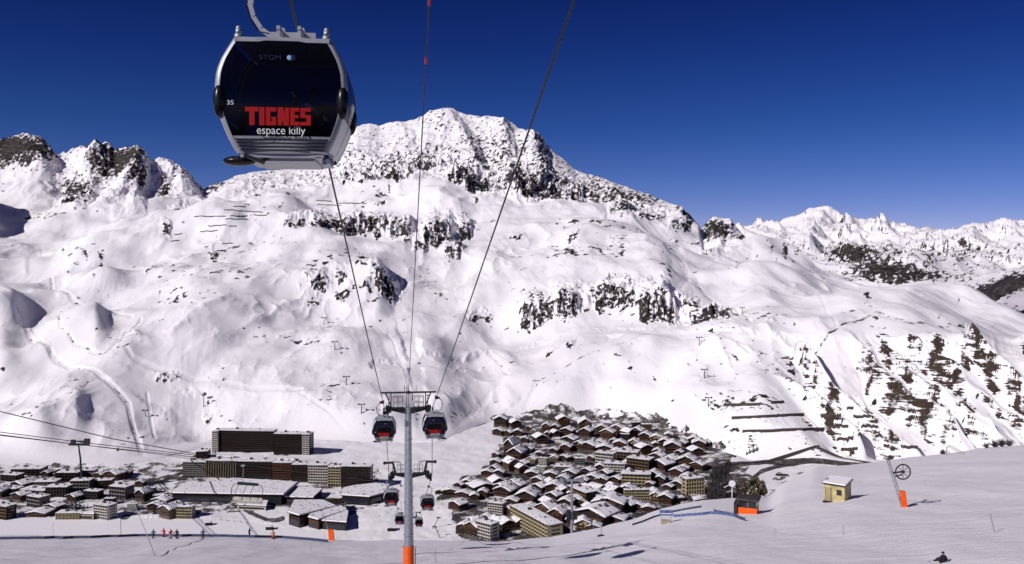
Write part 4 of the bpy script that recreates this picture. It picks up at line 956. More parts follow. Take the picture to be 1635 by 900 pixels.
# information board
P = slope_pt(1063, 836); r_ = empty('sign_board', P, -.1)
m = MB(); m.box((-.95,-.04,1.2), (.95,.04,2.0)); m.build('panel', M['banner'], r_); m = MB(); m.box((-.85,-.05,1.45), (.85,-.041,1.55)); m.build('white_stripe', M['lwhite'], r_.children[0])
m = MB(); m.box((-.6,-.3,-.1), (.6,.3,.55)); m.build('base_block', M['cream'], r_)
for s in (-.7, .7): m = MB(); m.tube([(s,0,-.3),(s,0,1.3)], .05, 6); m.build('leg', M['metal'], r_)
tag(r_, 'blue banner board on two legs over a pale block, on the crest before the chalets', 'board')
# poles
POLES = [(960,856,17,0,'thin pole with a ring on top standing on the crest before the chalets'),(193,856,28,0,'dark marker pole on the far left piste edge'),(85,857,22,0,'pale thin marker pole at the far left piste edge'),(1347,856,16,0,'thin slalom pole below the yellow hut'),(1237,857,14,0,'short thin pole between the two cabins low on the slope'),
         (1589,850,30,-8,'thin leaning pole at the right edge of the slope'),(695,899,22,0,'thin pole just right of the near tower foot'),(497,880,10,0,'tiny marker stick on the lower left piste')]
for x, y, hp, lean, lb in POLES:
    P = slope_pt(x, y); k = P.y/F; r_ = empty('marker_pole', P); m = MB(); m.tube([(0,0,-.3),(lean*k,0,hp*k)], .035 if hp < 28 else .05, 6); m.build('pole', M['metal'] if x not in (193, 960) else M['dmetal'], r_)
    if x == 960: m = MB(); m.tube([(math.cos(a)*.25,0,hp*k+.25+math.sin(a)*.25) for a in [i*math.pi/5 for i in range(11)]], .03, 5, False); m.build('ring', M['dmetal'], r_); m = MB(); m.ball((0,.1,0), (.6,.35,.25)); m.build('foot_pad', M['dmetal'], r_)
    tag(r_, lb, 'pole')
# padded post at (528,855) with its stay, and the slack wire further left
P = slope_pt(529, 863); k = P.y/F; r_ = empty('padded_post', P)
m = MB(); m.tube([(.2,0,-.5),(-1.9,1.0,5.4)], .05, 6); m.build('stay_pole', M['metal'], r_); m = MB(); m.quadbox([(-.35,-.25,-.3),(.65,-.25,-.3),(.65,.25,-.3),(-.35,.25,-.3),(-.55,-.25,2.0),(.35,-.25,2.0),(.35,.25,2.0),(-.55,.25,2.0)]); m.build('crash_pad', M['orange'], r_)
tag(r_, 'leaning post with an orange pad at the piste edge below the wedge-roofed hall', 'post')
o = rope('stay_wire', [pt(252, 899, 95), pt(234, 852, 120), pt(211, 795, 160)], .055, 'grey wire slanting up from the piste at lower left', None, M['metal'])
# exit tube of the lift at the far crest, upper right
P = slope_pt(1520, 727); k = P.y/F; r_ = empty('pipe_frame', P); m = MB(); m.tube([(-1.6,0,-.5),(-1.3,0,2.0),(-.8,0,2.4),(0,0,2.1),(3.2,0,.3)], .09, 6); m.tube([(-.9,1,-.5),(-.8,1,1.6),(-.2,1,1.8),(2.6,1,.2)], .08, 6); m.build('tubing', M['metal'], r_); tag(r_, 'bent steel tube frame on the crest at upper right', 'frame')
# ---------------- people ----------------
PL = [(245,860,'teal','black','black','skier in a teal jacket, leftmost on the far piste edge',.4),(262,858,'red','red','red','skier all in red between the teal and the white-trousered skiers',-.3),(272,860,'red','white','red','skier in red jacket and white trousers next to the one in red',.8),(283,860,'black','black','black','broad dark skier right of the two red jackets',0),
      (324,860,'blue','black','black','lone skier in dark blue left of the middle of the piste edge',.2),(398,857,'black','blue','black','lone dark skier bending forward on the piste edge',1.3),(437,861,'orange','red','black','skier in orange and red at the right end of the piste edge',-.5)]
for x, y, j, tr_, h_, lb, yw in PL: person(slope_pt(x, y), yw, JK[j], JK[tr_], JK[h_], 'ski', lb, 'skiers on the piste edge')
P = pt(1506, 905, 66); P = slope_pt(1506, 899)
person(Vector((P.x, P.y, P.z-.22)), .15, JK['black'], JK['black'], JK['black'], 'snowsit', 'person in black sitting in the snow at the bottom right edge with a snowboard', None)
# ---------------- village buildings ----------------
rnd = random.Random(7)
def chalet(w, l, h, rh, wm, base=True, nwin=3, floors=3, overhang=1.3, balc=True):
    """gable end towards -y, unit: metres, origin at ground"""
    r = empty('chalet', (0,0,0))
    m = MB(); m.prism([(-w/2,-5),(w/2,-5),(w/2,h),(0,h+rh-.1),(-w/2,h)], -l/2, l/2); m.build('wall', wm, r)
    m = MB(); m.box((-w/2-.15,-l/2-.15,-5), (w/2+.15,l/2+.15,2.4)); m.build('stone_base', M['stone'], r)
    tn = rh/(w/2); ex = w/2+overhang; ez = h-overhang*tn
    m = MB(); m.prism([(-ex,ez),(0,h+rh),(ex,ez),(ex,ez+.35),(0,h+rh+.35),(-ex,ez+.35)], -l/2-overhang, l/2+overhang*.6); rf = m.build('roof', M['roof'], r)
    sx_ = ex-.15; sz_ = h-(sx_-w/2)*tn
    m = MB(); n = 8; ths = .85
    def snowf(u, v):
        x = (u*2-1)*sx_; z = h+rh-abs(x)*tn+.36+ths*(1-.55*abs(u*2-1)**3)*(1-.3*abs(v*2-1)**4); y = -l/2-overhang+.12+v*(l+overhang*1.5-.2)
        return (x, y, z+.18*math.sin(7*u+5*v*l*.3))
    m.grid(snowf, 12, 8)
    b = len(m.v); m.grid(lambda u, v: ((u*2-1)*sx_, -l/2-overhang+.12+v*(l+overhang*1.5-.2), h+rh-abs((u*2-1)*sx_)*tn+.355), 12, 8)
    idx0 = [i for i in range(13)]; idx1 = [8*13+i for i in range(13)]; idx2 = [j*13 for j in range(9)]; idx3 = [j*13+12 for j in range(9)]
    for ed in (idx0, idx1, idx2, idx3):
        for a, c in zip(ed[:-1], ed[1:]): m.f.append((a, c, b+c, b+a))
    m.build('roof_snow', M['snow'], rf, True)
    m = MB(); m.box((w*.18,l*.1,h+rh*.5), (w*.18+1.0,l*.1+1.0,h+rh+1.6)); ch_ = m.build('chimney', M['stone'], rf)
    fh = (h-2.4)/max(floors-1, 1)
    for f in range(floors):
        z0 = 2.4+fh*(f-1)+.9 if f else .8
        for k in range(nwin):
            x = -w/2+w*(k+.5)/nwin
            m = MB(); m.box((x-.6,-l/2-.2,z0), (x+.6,-l/2-.02,z0+1.3)); m.build('window', M['glass'], r)
    for k in range(2):
        y = -l/4+k*l/2
        for s in (-1, 1): m = MB(); m.box((s*w/2-.1,y-.7,h-2.1), (s*w/2+.1,y+.7,h-.9)); m.build('window', M['glass'], r)
    if balc:
        for f in range(1, floors):
            z0 = 2.4+fh*(f-1)
            m = MB(); m.box((-w/2+.3,-l/2-1.3,z0+.0), (w/2-.3,-l/2-.01,z0+.15)); m.box((-w/2+.3,-l/2-1.34,z0+.15), (w/2-.3,-l/2-1.24,z0+1.0)); m.build('balcony', M['worange'] if wm is not M['worange'] else M['wbrown'], r)
    return r
def block(w, l, h, wm, bm_, floors, bays, snow=.7, side=True, cols=True, name='apartment_building'):
    """flat roofed block; long front towards -y"""
    r = empty(name, (0,0,0))
    m = MB(); m.box((-w/2,-l/2,-5), (w/2,l/2,h)); m.build('wall', wm, r)
    m = MB(); m.box((-w/2-.6,-l/2-1.2,h+.002), (w/2+.6,l/2+.6,h+.45)); rf = m.build('roof', M['roof'], r)
    m = MB(); m.grid(lambda u, v: ((u*2-1)*(w/2+.45), -l/2-1.05+v*(l+1.5), h+.46+snow*(1-.4*abs(u*2-1)**6)*(1-.4*abs(v*2-1)**4)+.1*math.sin(u*9+v*4)), 12, 5)
    m.box((-w/2-.45,-l/2-1.05,h+.451), (w/2+.45,l/2+.45,h+.46+snow*.3)); m.build('roof_snow', M['snow'], rf, True)
    m = MB(); m.box((-w*.2,-1,h+.46), (-w*.2+2.4,1.4,h+2.8)); m.build('roof_hatch', M['roof'], rf); m = MB(); m.box((w*.22,-.5,h+.46), (w*.22+1.2,.8,h+2.3)); m.build('chimney', M['stone'], rf)
    fh = h/floors
    for f in range(floors):
        z0 = f*fh
        m = MB(); m.box((-w/2+.4,-l/2-.06,z0+.9), (w/2-.4,-l/2-.003,z0+fh-.35)); m.build('window_band', M['glass'], r)
        if f:
            m = MB(); m.box((-w/2+.15,-l/2-1.25,z0-.08), (w/2-.15,-l/2-.005,z0+.08)); m.box((-w/2+.15,-l/2-1.3,z0+.08), (w/2-.15,-l/2-1.2,z0+1.0)); m.build('balcony', bm_, r)
        if side:
            for s in (-1, 1): m = MB(); m.box((s*w/2-.06,-l*.3,z0+1.0), (s*w/2+.06,l*.3,z0+fh-.6)); m.build('side_window', M['glass'], r)
    if cols:
        for k in range(bays+1):
            x = -w/2+.1+(w-.2)*k/bays; m = MB(); m.box((x-.13,-l/2-1.34,0), (x+.13,-l/2-.007,h-.01)); m.build('divider', bm_ if bays < 12 else wm, r)
    return r
placed = []
def put(proto, x, y, wpx, hpx, rot, pw, ph, label, group, used={}):
    o = proto if proto not in used else copy_tree(proto); used[proto] = 1
    P = vground(x, y); k = P.y/F; sx_ = wpx*k/pw; sz_ = max(.35, hpx*k/ph)
    o.location = P; o.scale = (sx_, (sx_+sz_)/2 if proto.name.startswith('chalet') else sx_, sz_); o.rotation_euler = (0, 0, R(rot)); tag(o, label, None, group)
    return o
CP = dict(d=chalet(11,13,7.5,3.0,M['wdark']), b=chalet(11,13,7.5,3.0,M['wbrown'],nwin=4), o=chalet(12,12,7.2,2.8,M['worange'],nwin=3), t=chalet(11,12,8.2,3.2,M['wtan'],nwin=4,floors=4),
          c=chalet(11,12,7,2.8,M['cream'],nwin=3), g=chalet(12,15,6.5,2.4,M['stone'],nwin=4))
NM_ = dict(d='dark timber chalet', b='brown timber chalet', o='orange-brown timber chalet', t='tan timber chalet', c='cream-walled chalet', g='grey stone chalet',
           W='white balconied block', Y='cream balconied block', B='brown flat-roofed block', D='dark flat-roofed block', G='grey flat-roofed block')
BP = dict(W=block(18,11,14,M['white'],M['white'],5,6), Y=block(20,10,12,M['cream'],M['cream'],4,7), B=block(20,12,13,M['wbrown'],M['wtan'],4,7), D=block(22,12,10,M['wdark'],M['wbrown'],3,7), G=block(20,12,9,M['grey'],M['grey'],3,6))
PH = dict(d=10.5,b=10.5,o=10,t=11.4,c=9.8,g=8.9,W=14.5,Y=12.5,B=13.5,D=10.5,G=9.5); PW = dict(d=11,b=11,o=12,t=11,c=11,g=12,W=18,Y=20,B=20,D=22,G=20)
# right-hand village: kind, x, foot row, width, height (photo pixels), turn
RV = [('d',800,680,20,15,20),('d',822,682,17,11,-25),('d',797,693,17,10,30),('d',813,694,13,9,25),('d',827,693,14,9,20),('d',846,687,9,8,30),('c',853,691,8,7,20),('d',862,706,19,13,-30),('t',873,688,14,13,25),('d',887,688,13,11,15),('t',899,680,20,15,5),('d',907,694,20,11,25),('d',886,696,12,9,-20),('b',874,697,9,8,20),
 ('d',910,707,22,12,30),('b',816,726,15,24,20),('b',826,734,22,20,35),('o',816,752,20,17,-30),('b',790,756,14,11,30),('d',798,762,16,10,25),('W',868,742,14,10,15),('W',865,754,16,9,25),('c',886,736,12,8,10),('b',926,716,16,12,30),('G',926,741,16,9,10),
 ('t',934,690,21,20,3),('t',961,692,17,12,25),('t',971,701,20,14,25),('t',986,694,20,14,25),('d',1003,698,16,12,-25),('D',998,702,14,9,5),('D',1016,683,14,10,5),('B',1032,687,16,11,5),('d',1018,696,17,13,20),('d',1031,702,17,12,30),('d',942,717,26,12,28),('d',958,712,18,10,28),
 ('o',990,716,20,12,15),('c',1012,712,16,12,30),('b',966,722,24,11,20),('d',1028,722,22,12,-30),('W',968,744,30,21,25),('B',1001,737,38,17,28),('W',982,757,33,18,28),('B',1023,751,38,18,28),('d',1058,750,28,15,35),('o',1050,728,14,11,15),('d',1072,742,22,14,30),
 ('b',948,770,24,13,30),('d',962,772,18,11,30),('Y',1016,773,46,18,22),('d',1044,768,18,15,30),('d',1054,772,17,13,30),('b',1074,722,24,17,20),('d',1062,712,18,13,30),('d',1047,712,12,8,20),('b',1090,712,14,10,30),('o',1108,709,18,13,20),('b',1116,716,20,13,25),('b',1110,727,20,12,-30),('b',1098,745,25,17,30),
 ('Y',1106,786,32,22,-12),('c',1048,799,18,14,20),('d',1064,803,22,15,30),('Y',1006,796,20,15,10),('Y',1026,797,22,16,10),('g',1044,790,16,10,10),('b',953,788,26,13,-30),('o',978,790,28,14,-30),('o',951,800,28,16,35),('o',975,814,46,22,38),('b',1003,812,26,16,30),('b',954,834,50,24,40),('b',982,836,34,14,30),
 ('c',931,845,24,16,15),('g',948,846,24,10,10),('o',891,832,24,20,35),('b',905,808,22,14,30),('d',922,803,34,12,20),('b',886,785,26,14,30),('d',862,782,22,12,30),('b',843,801,30,20,30),('t',873,823,26,19,35),('d',825,780,24,12,30),('d',808,792,28,16,35),('c',820,774,14,9,20),('W',794,822,26,18,28),('b',817,806,22,11,20),
 ('o',813,822,16,12,30),('o',760,855,24,22,30),('o',743,850,24,16,30),('W',779,860,32,24,35),('d',735,778,14,9,30),('b',747,776,18,12,20),('d',768,782,36,12,-15),('o',720,788,26,9,-10),('b',741,792,22,8,10),('o',706,786,22,7,-12),('b',778,760,18,8,25),('d',845,720,14,9,30),('b',838,706,12,8,20),
 ('b',1082,760,20,12,30),('d',1092,752,16,9,30),('d',985,770,18,10,25),('b',912,762,22,12,30),('d',930,772,20,11,35),('G',900,752,26,8,20),('b',880,762,20,10,25),('d',940,757,18,10,30),('b',860,770,18,10,20),('b',1035,815,20,8,20),('d',1020,812,20,11,25),('b',915,822,18,11,30),('c',846,812,18,9,30),('b',980,709,12,9,20),
 ('d',1000,722,14,8,30),('b',945,735,12,8,25),('D',1078,800,26,6,8),('b',1120,800,24,6,-12),('c',1160,790,20,6,-15),('d',900,790,20,12,-25),('d',835,745,18,9,30),('d',850,760,20,9,25),('b',862,728,14,8,25),('d',885,722,14,8,30),('d',1085,728,12,9,30),('d',1035,764,16,10,25),('b',1127,712,12,9,30)]
LV = [('D',48,756,46,8,3),('b',36,777,26,10,10),('G',76,777,34,9,8),('D',60,788,44,8,5),('b',35,795,22,9,15),('G',62,806,30,13,15),('g',0,790,22,10,0),('B',8,826,30,16,10),('Y',113,826,38,9,2),('W',169,826,30,20,12),('G',132,782,30,12,8),('D',112,764,34,10,8),('G',142,759,24,9,5),('o',184,765,26,11,10),
 ('D',166,778,28,10,5),('G',195,794,32,14,12),('b',230,798,16,14,10),('b',250,812,22,9,15),('g',262,802,26,8,10),('Y',297,826,26,17,15),('W',212,813,14,9,10),('g',275,824,24,14,25),('D',95,790,34,12,5),('D',20,786,30,8,5),('b',88,812,24,8,15),('D',150,796,26,10,10),('b',200,760,18,8,10),('g',65,822,30,7,10),
 ('D',20,768,30,8,2),('b',160,762,16,7,10),('b',225,776,14,8,10),('g',280,790,24,6,8),('D',240,786,18,7,8),('b',120,798,18,9,20),('D',176,806,16,8,8),('b',50,771,16,7,8),('b',98,757,14,8,10),('d',75,760,12,7,20)]
_pl = np.array([(785,672),(905,664),(1050,674),(1135,712),(1130,760),(1060,805),(960,845),(890,850),(740,855),(725,800),(780,755),(805,705)], float); _q = random.Random(12)
while len(RV) < 178:
    x_ = _q.uniform(725, 1130); y_ = _q.uniform(690, 850)
    if not in_poly(np.array([x_]), np.array([y_]), [tuple(p) for p in _pl])[0]: continue
    if min(((x_-t[1])/17)**2+((y_-t[2])/7.5)**2 for t in RV) < 1: continue
    w_ = _q.uniform(11, 19)*(1+(y_-700)/400); RV.append((_q.choice('dddbbbogc'), x_, y_, w_, w_*_q.uniform(.5, .75), _q.choice((-35, -20, 15, 25, 35, 50))))
def ordn(n): 
    if n > 20: return ('twenty-' if n < 30 else 'thirty-')+ordn(n%10) if n%10 else {20:'twentieth',30:'thirtieth'}[n]
    w = ['','first','second','third','fourth','fifth','sixth','seventh','eighth','ninth','tenth','eleventh','twelfth','thirteenth','fourteenth','fifteenth','sixteenth','seventeenth','eighteenth','nineteenth','twentieth']
    return w[n]
def name_rows(lst, where, nrow):
    lst = sorted(lst, key=lambda t: t[2]); out = []
    n = math.ceil(len(lst)/nrow)
    for q in range(nrow):
        row = sorted(lst[q*n:(q+1)*n], key=lambda t: t[1]); seen = {}
        tot = {}
        for t in row: tot[t[0]] = tot.get(t[0], 0)+1
        for t in row:
            seen[t[0]] = seen.get(t[0], 0)+1
            o_ = 'only' if tot[t[0]] == 1 else ordn(seen[t[0]]); fl = '' if tot[t[0]] == 1 else ' from the left'
            out.append((t, f"{o_} {NM_[t[0]]}{fl} in the {where}'s {ordn(q+1)} row from the back"))
    return out
for lst, where, nr, grp in ((RV, 'right village', 14, 'houses of the right-hand village'), (LV, 'left village', 5, 'houses of the left-hand village')):
    for (kd, x, y, w, h, rot), lb in name_rows(lst, where, nr):
        pr = CP.get(kd) or BP[kd]
        rot2 = rot*.9+rnd.uniform(-14, 14)
        hk = 1.32 if lst is LV and kd not in 'YW' else 1.12
        o = put(pr, x, y, w*.98, h*hk, -rot2 if kd in CP else -rot2, PW[kd], PH[kd], lb, grp)
        o['category'] = 'chalet' if kd in CP else 'apartment block'
# ---- single large buildings ----
def box_world(name, x0, x1, yb, hpx, depth, wm, floors, bays, label, rot=0, d=None, bal=None, cat='apartment block', snow=.6):
    d = d or -ZV*F/(yb-HY); k = d/F; w = (x1-x0)*k; h = hpx*k
    r = block(w/math.cos(R(rot)), depth, h, wm, bal or wm, floors, bays, snow)
    P = pt((x0+x1)/2, yb, d); r.location = (P.x, P.y+depth/2, P.z); r.rotation_euler = (0,0,R(rot)); tag(r, label, cat); return r
# the tall slab behind, stepped
box_world('', 346, 438, 721, 33, 14, M['wdark'], 10, 30, 'tall left half of the long dark apartment slab standing alone against the snow', -6, bal=M['wbrown'])
box_world('', 340, 349, 721, 32, 15, M['white'], 10, 2, 'white balconied end tower at the left tip of the rear dark slab', -6)
box_world('', 438, 484, 727, 34, 14, M['wdark'], 10, 16, 'lower right half of the long dark apartment slab standing alone against the snow', -6, bal=M['wbrown'])
box_world('', 484, 495, 728, 34, 16, M['wdark'], 10, 2, 'right end of the rear dark slab with a white balcony strip', -6, bal=M['white'])
# the long curved front row
SG = [(293,330,762,24,'grey','grey',7,'grey left end section of the long front apartment row'),(330,379,763,27,'cream','wdark',7,'tan section of the long front apartment row, second from its left end'),(379,436,765,28,'wdark','wbrown',7,'dark section of the long front row before the big hall'),(436,467,767,28,'worange','worange',7,'orange-brown section in the middle of the long front apartment row'),
      (467,493,770,28,'wdark','wbrown',7,'dark narrow section right of the orange-brown one in the front row'),(493,525,773,30,'white','white',7,'light section with pale balcony frames in the front apartment row'),(525,546,776,30,'grey','cream',7,'grey section left of the tall dark end of the front row'),(546,592,780,35,'wdark','wbrown',8,'tall dark brown right end section of the long front apartment row')]
for x0, x1, yb, hp, wm, bm_, fl, lb in SG: o = box_world('', x0, x1-.4, yb, hp, 13, M[wm], fl, max(4, int((x1-x0)/4)), lb, -5, bal=M[bm_]); o['group'] = 'sections of the long front apartment row'
def poly_building(name, pts, yref, h, wm, label, cat, tilt=(0,0), snowm=None, eave=1.0, dark=True):
    """pts: footprint in photo positions on the valley floor"""
    W_ = [vground(x, y) for x, y in pts]; c = sum(W_, Vector())/len(W_); c.z = min(p.z for p in W_); L_ = [p-c for p in W_]
    r = empty(name, c)
    def sc_(k): return [((p.x)*k, (p.y)*k) for p in L_]
    m = MB(); m.prism(sc_(.97), -5, h, 'z'); m.build('wall', wm, r)
    m = MB(); b = sc_(1.03); n = len(b); zt = lambda x, y: h+tilt[0]*x+tilt[1]*y
    m.v = [(x, y, zt(x, y)+.02) for x, y in b]+[(x, y, zt(x, y)+.6) for x, y in b]; m.f = [tuple(range(n)), tuple(range(n, 2*n))]+[(i, (i+1)%n, n+(i+1)%n, n+i) for i in range(n)]
    rf = m.build('roof', M['roof'], r)
    m = MB(); b = sc_(1.015); m.v = [(x, y, zt(x, y)+.61) for x, y in b]+[(x*.985, y*.985, zt(x, y)+1.35) for x, y in b]; m.f = [tuple(range(n)), tuple(range(n, 2*n))]+[(i, (i+1)%n, n+(i+1)%n, n+i) for i in range(n)]
    m.build('roof_snow', M['snow'], rf)
    for i in range(n):
        a = Vector((*sc_(.97)[i], 0)); b2 = Vector((*sc_(.97)[(i+1)%n], 0))
        if (b2-a).length > 10:
            q = (b2-a).normalized(); nn = Vector((q.y,-q.x,0)); mid = (a+b2)/2
            if nn.dot(mid) < 0: nn = -nn
            a2 = a+q*1.5+nn*.05; b3 = b2-q*1.5+nn*.05; m = MB(); m.quadbox([a2-nn*.04+Vector((0,0,1)), b3-nn*.04+Vector((0,0,1)), b3+nn*.03+Vector((0,0,1)), a2+nn*.03+Vector((0,0,1)), a2-nn*.04+Vector((0,0,h*.7)), b3-nn*.04+Vector((0,0,h*.7)), b3+nn*.03+Vector((0,0,h*.7)), a2+nn*.03+Vector((0,0,h*.7))]); m.build('window_band', M['glass'], r)
    tag(r, label, cat); return r
poly_building('sports_hall', [(272,802),(452,805),(475,783),(372,776),(335,783),(292,786)], 0, 9, M['wdark'], 'huge hall with a broad flat snow-covered roof before the apartment row', 'hall', (0,-.02))
poly_building('low_hall', [(455,803),(500,804),(515,790),(470,786)], 0, 6, M['wbrown'], 'low snow-roofed annex right of the huge hall', 'hall')
poly_building('curved_wing', [(545,803),(590,806),(612,800),(622,786),(600,784),(565,788),(548,792)], 0, 8, M['wdark'], 'low rounded wing with snowy roof at the foot of the tall dark end section', 'building')
poly_building('wedge_hall', [(460,838),(478,843),(552,815),(545,809),(470,815)], 0, 9, M['wbrown'], 'wedge-roofed hall, left and largest of three snowy triangles', 'hall', (-.06,-.05))
poly_building('wedge_hall', [(492,842),(508,846),(553,826),(550,816),(500,828)], 0, 7.5, M['worange'], 'wedge-roofed hall, middle one of three snowy triangles', 'hall', (-.05,-.04))
poly_building('wedge_hall', [(514,845),(553,847),(556,828),(550,820)], 0, 6.5, M['wbrown'], 'wedge-roofed hall, right and smallest of three snowy triangles', 'hall', (-.03,-.03))
lb_ = block(64, 13, 15, M['cream'], M['cream'], 5, 14); lb_.location = vground(856, 850); lb_.rotation_euler = (0,0,R(-62)); tag(lb_, 'long cream apartment block running diagonally at the front of the right village', 'apartment block')
lb_ = block(30, 12, 12, M['wbrown'], M['wtan'], 4, 8); lb_.location = vground(930, 800); lb_.rotation_euler = (0,0,R(-60)); tag(lb_, 'brown diagonal block behind the grey village pylon', 'apartment block')
poly_building('low_building', [(378,812),(425,814),(428,806),(382,803)], 0, 4, M['white'], 'low white building below the huge hall roof', 'building')
poly_building('arcade', [(110,828),(150,830),(152,820),(112,818)], 0, 5, M['cream'], 'low cream arcade at the lakeside in the left village', 'building')
for i, (x0, x1, y) in enumerate(((345,372,733),(385,420,736),(430,470,739),(378,400,742))):
    poly_building('pavilion', [(x0,y),(x1,y+1),(x1,y-4),(x0+2,y-5)], 0, 3.5, M['wbrown'], ['leftmost low pavilion between the two apartment rows','second low pavilion from left between the two apartment rows','rightmost low pavilion between the two apartment rows','small pavilion below the others between the apartment rows'][i], 'pavilion')
# cable-car station block
o = box_world('', 312, 330, 733, 12, 16, M['wdark'], 3, 3, 'dark cable-car station where the thick cables end, left of the rear slab', 8, cat='station')
# barrier rows on the slopes
def barrier(x0, y0, x1, y1, h, label, group, n=6):
    A = far_ground(x0, y0); B = far_ground(x1, y1)
    B2 = at_dist(x1, min(max(B.y, A.y-60), A.y+60))
    r = empty('avalanche_barrier', A); m = MB(); pr = None
    for k in range(n):
        t0 = k/n; t1 = (k+1)/n; 
        def P_(t):
            p = far_ground(x0+(x1-x0)*t, y0+(y1-y0)*t); dl = A.y+(B2.y-A.y)*t
            return (p if abs(p.y-dl) < 45 else at_dist(x0+(x1-x0)*t, dl))-A
        a = P_(t0); b = P_(t1); 
        m.quadbox([a+Vector((0,0,-1.5)), b+Vector((0,0,-1.5)), b+Vector((0,.5,-1.5)), a+Vector((0,.5,-1.5)), a+Vector((0,0,h)), b+Vector((0,0,h)), b+Vector((0,.5,h)), a+Vector((0,.5,h))])
    m.build('rail_panel', M['stone2'], r); tag(r, label, 'barrier', group); return r
M['stone2'] = mat('weathered_timber', (.065,.05,.045), .95)
BR = [(1155,649,1213,648),(1168,670,1284,664),(1186,692,1316,687),(1232,645,1252,644),(1311,668,1343,667),(1324,686,1354,684),(1336,705,1363,703),(1343,721,1370,719),(1363,668,1390,669),(1375,685,1402,684),(1398,701,1409,700),(1411,716,1420,715),(1439,717,1466,717),(1352,655,1362,654)]
BL = [(358,336,375,336),(375,337,420,340),(310,347,360,346),(368,346,395,346),(360,351,395,351),(332,362,362,361),(365,362,378,362),(320,371,347,370),(278,376,291,375),(272,386,286,385),(355,390,371,389),(346,401,362,400),(405,344,425,345),(505,321,530,322),(507,327,545,329),(540,325,585,326),(335,437,352,436),(372,330,392,331)]
for lst, where in ((BR, 'on the brown-flecked slope above the road'), (BL, 'on the upper left snow slope')):
    l2 = sorted(lst, key=lambda t: t[1])
    for i, (a, b, c, d_) in enumerate(l2):
        ln = 'long' if c-a > 40 else ('short' if c-a < 22 else 'middling')
        barrier(a, b, c, d_, 3.6 if 'brown' in where else 2.4, f'{ln} dark barrier, {ordn(i+1)} highest {where}', 'barriers '+where, 3 if c-a < 22 else 8)
# road edge wall / guard rail of the road at right
pts_ = [vground(x, y) for x, y in ((1030,747),(1090,745),(1150,744),(1220,736),(1300,734),(1345,737),(1395,742))]
m = MB(); A = pts_[0]
for a, b in zip(pts_[:-1], pts_[1:]): m.quadbox([a+Vector((0,-5,-3)), b+Vector((0,-5,-3)), b+Vector((0,-4.6,-3)), a+Vector((0,-4.6,-3)), a+Vector((0,-5,1.1)), b+Vector((0,-5,1.1)), b+Vector((0,-4.6,1.1)), a+Vector((0,-4.6,1.1))])
o = m.build('retaining_wall', M['stone2']); tag(o, 'long dark retaining wall along the road right of the right village', 'wall')
# ---------------- trees, bushes, boulders ----------------
def conifer(h, seed):
    r = empty('conifer_tree', (0,0,0)); q = random.Random(seed)
    m = MB(); m.tube([(0,0,-2),(0,0,h*.5),(0,0,h)], [h*.022,h*.014,.03], 6); m.build('trunk', M['bark'], r)
    m = MB()
    for k in range(15):
        t = k/15; z = h*(.1+.88*t); rad = h*.22*(1-t)**.85+.15
        for j in range(11):
            a = q.random()*6.283; L_ = rad*q.uniform(.6, 1.1); 
            for f in range(3):
                u0 = L_*f/3; u1 = L_*(f+1.3)/3; wz = L_*.2*q.uniform(.6,1.2); dz = -L_*.42
                c, s_ = math.cos(a), math.sin(a); b = len(m.v)
                m.v += [(c*u0, s_*u0, z+dz*u0/L_), (c*u1-s_*wz, s_*u1+c*wz, z+dz*u1/L_-.1), (c*u1*1.15, s_*u1*1.15, z+dz*u1/L_+.05), (c*u1+s_*wz, s_*u1-c*wz, z+dz*u1/L_-.1)]; m.f.append((b, b+1, b+2, b+3))
    m.build('crown', M['needle'], r, False, False); return r
tp = [conifer(11, 3), conifer(14, 8)]
TR_ = [(108,826,26),(115,822,34),(121,824,38),(127,822,30),(134,826,26),(140,822,22),(103,822,18),(88,768,20),(91,762,14),(238,812,18),(246,822,22),(262,824,24),(268,818,20),(233,800,12),(166,754,10),(150,752,9),(20,752,9),(132,756,10),(172,755,9),(1203,722,12),(1197,724,10),(1209,720,10),(1192,726,8),(1203,714,7),(1130,748,8),(310,745,8),(302,750,9),(770,862,10),(806,866,8),(640,776,8),(205,752,7),(183,751,8),(190,750,7)]
TR_.sort(key=lambda t: t[0]); uu = {}
for i, (x, y, hp) in enumerate(TR_):
    pr = tp[i % 2]; o = pr if pr not in uu else copy_tree(pr); uu[pr] = 1
    P = vground(x, y) if y > 735 else far_ground(x, y); P.z -= .3; k = P.y/F; s_ = hp*k/(11 if i % 2 == 0 else 14); o.location = P; o.scale = (s_, s_, s_); o.rotation_euler = (0, 0, i*1.3)
    sz = 'tall' if hp >= 24 else ('small' if hp < 12 else 'mid-sized')
    tag(o, f'{sz} dark conifer, the {ordn(i+1)} village conifer from the left', 'tree', 'dark conifers by the villages')
def bush(seed, R0=2.2):
    q = random.Random(seed); r = empty('bare_bush', (0,0,0)); m = MB()
    for k in range(46):
        a = q.random()*6.283; e = q.uniform(.3, 1.4); L_ = R0*q.uniform(.5, 1.1)
        d_ = Vector((math.cos(a)*math.cos(e), math.sin(a)*math.cos(e), math.sin(e))); p = d_*L_*.5+Vector((0,0,.2)); m.tube([(0,0,0), p, d_*L_+Vector((q.uniform(-.3,.3), q.uniform(-.3,.3), .2))], [.07,.045,.02], 4)
        for _ in range(3):
            e2 = p+Vector((q.uniform(-.7,.7), q.uniform(-.7,.7), q.uniform(.1,.9))); m.tube([p, e2], [.03,.015], 3)
    m.build('branches', M['twig'], r, False, False); return r
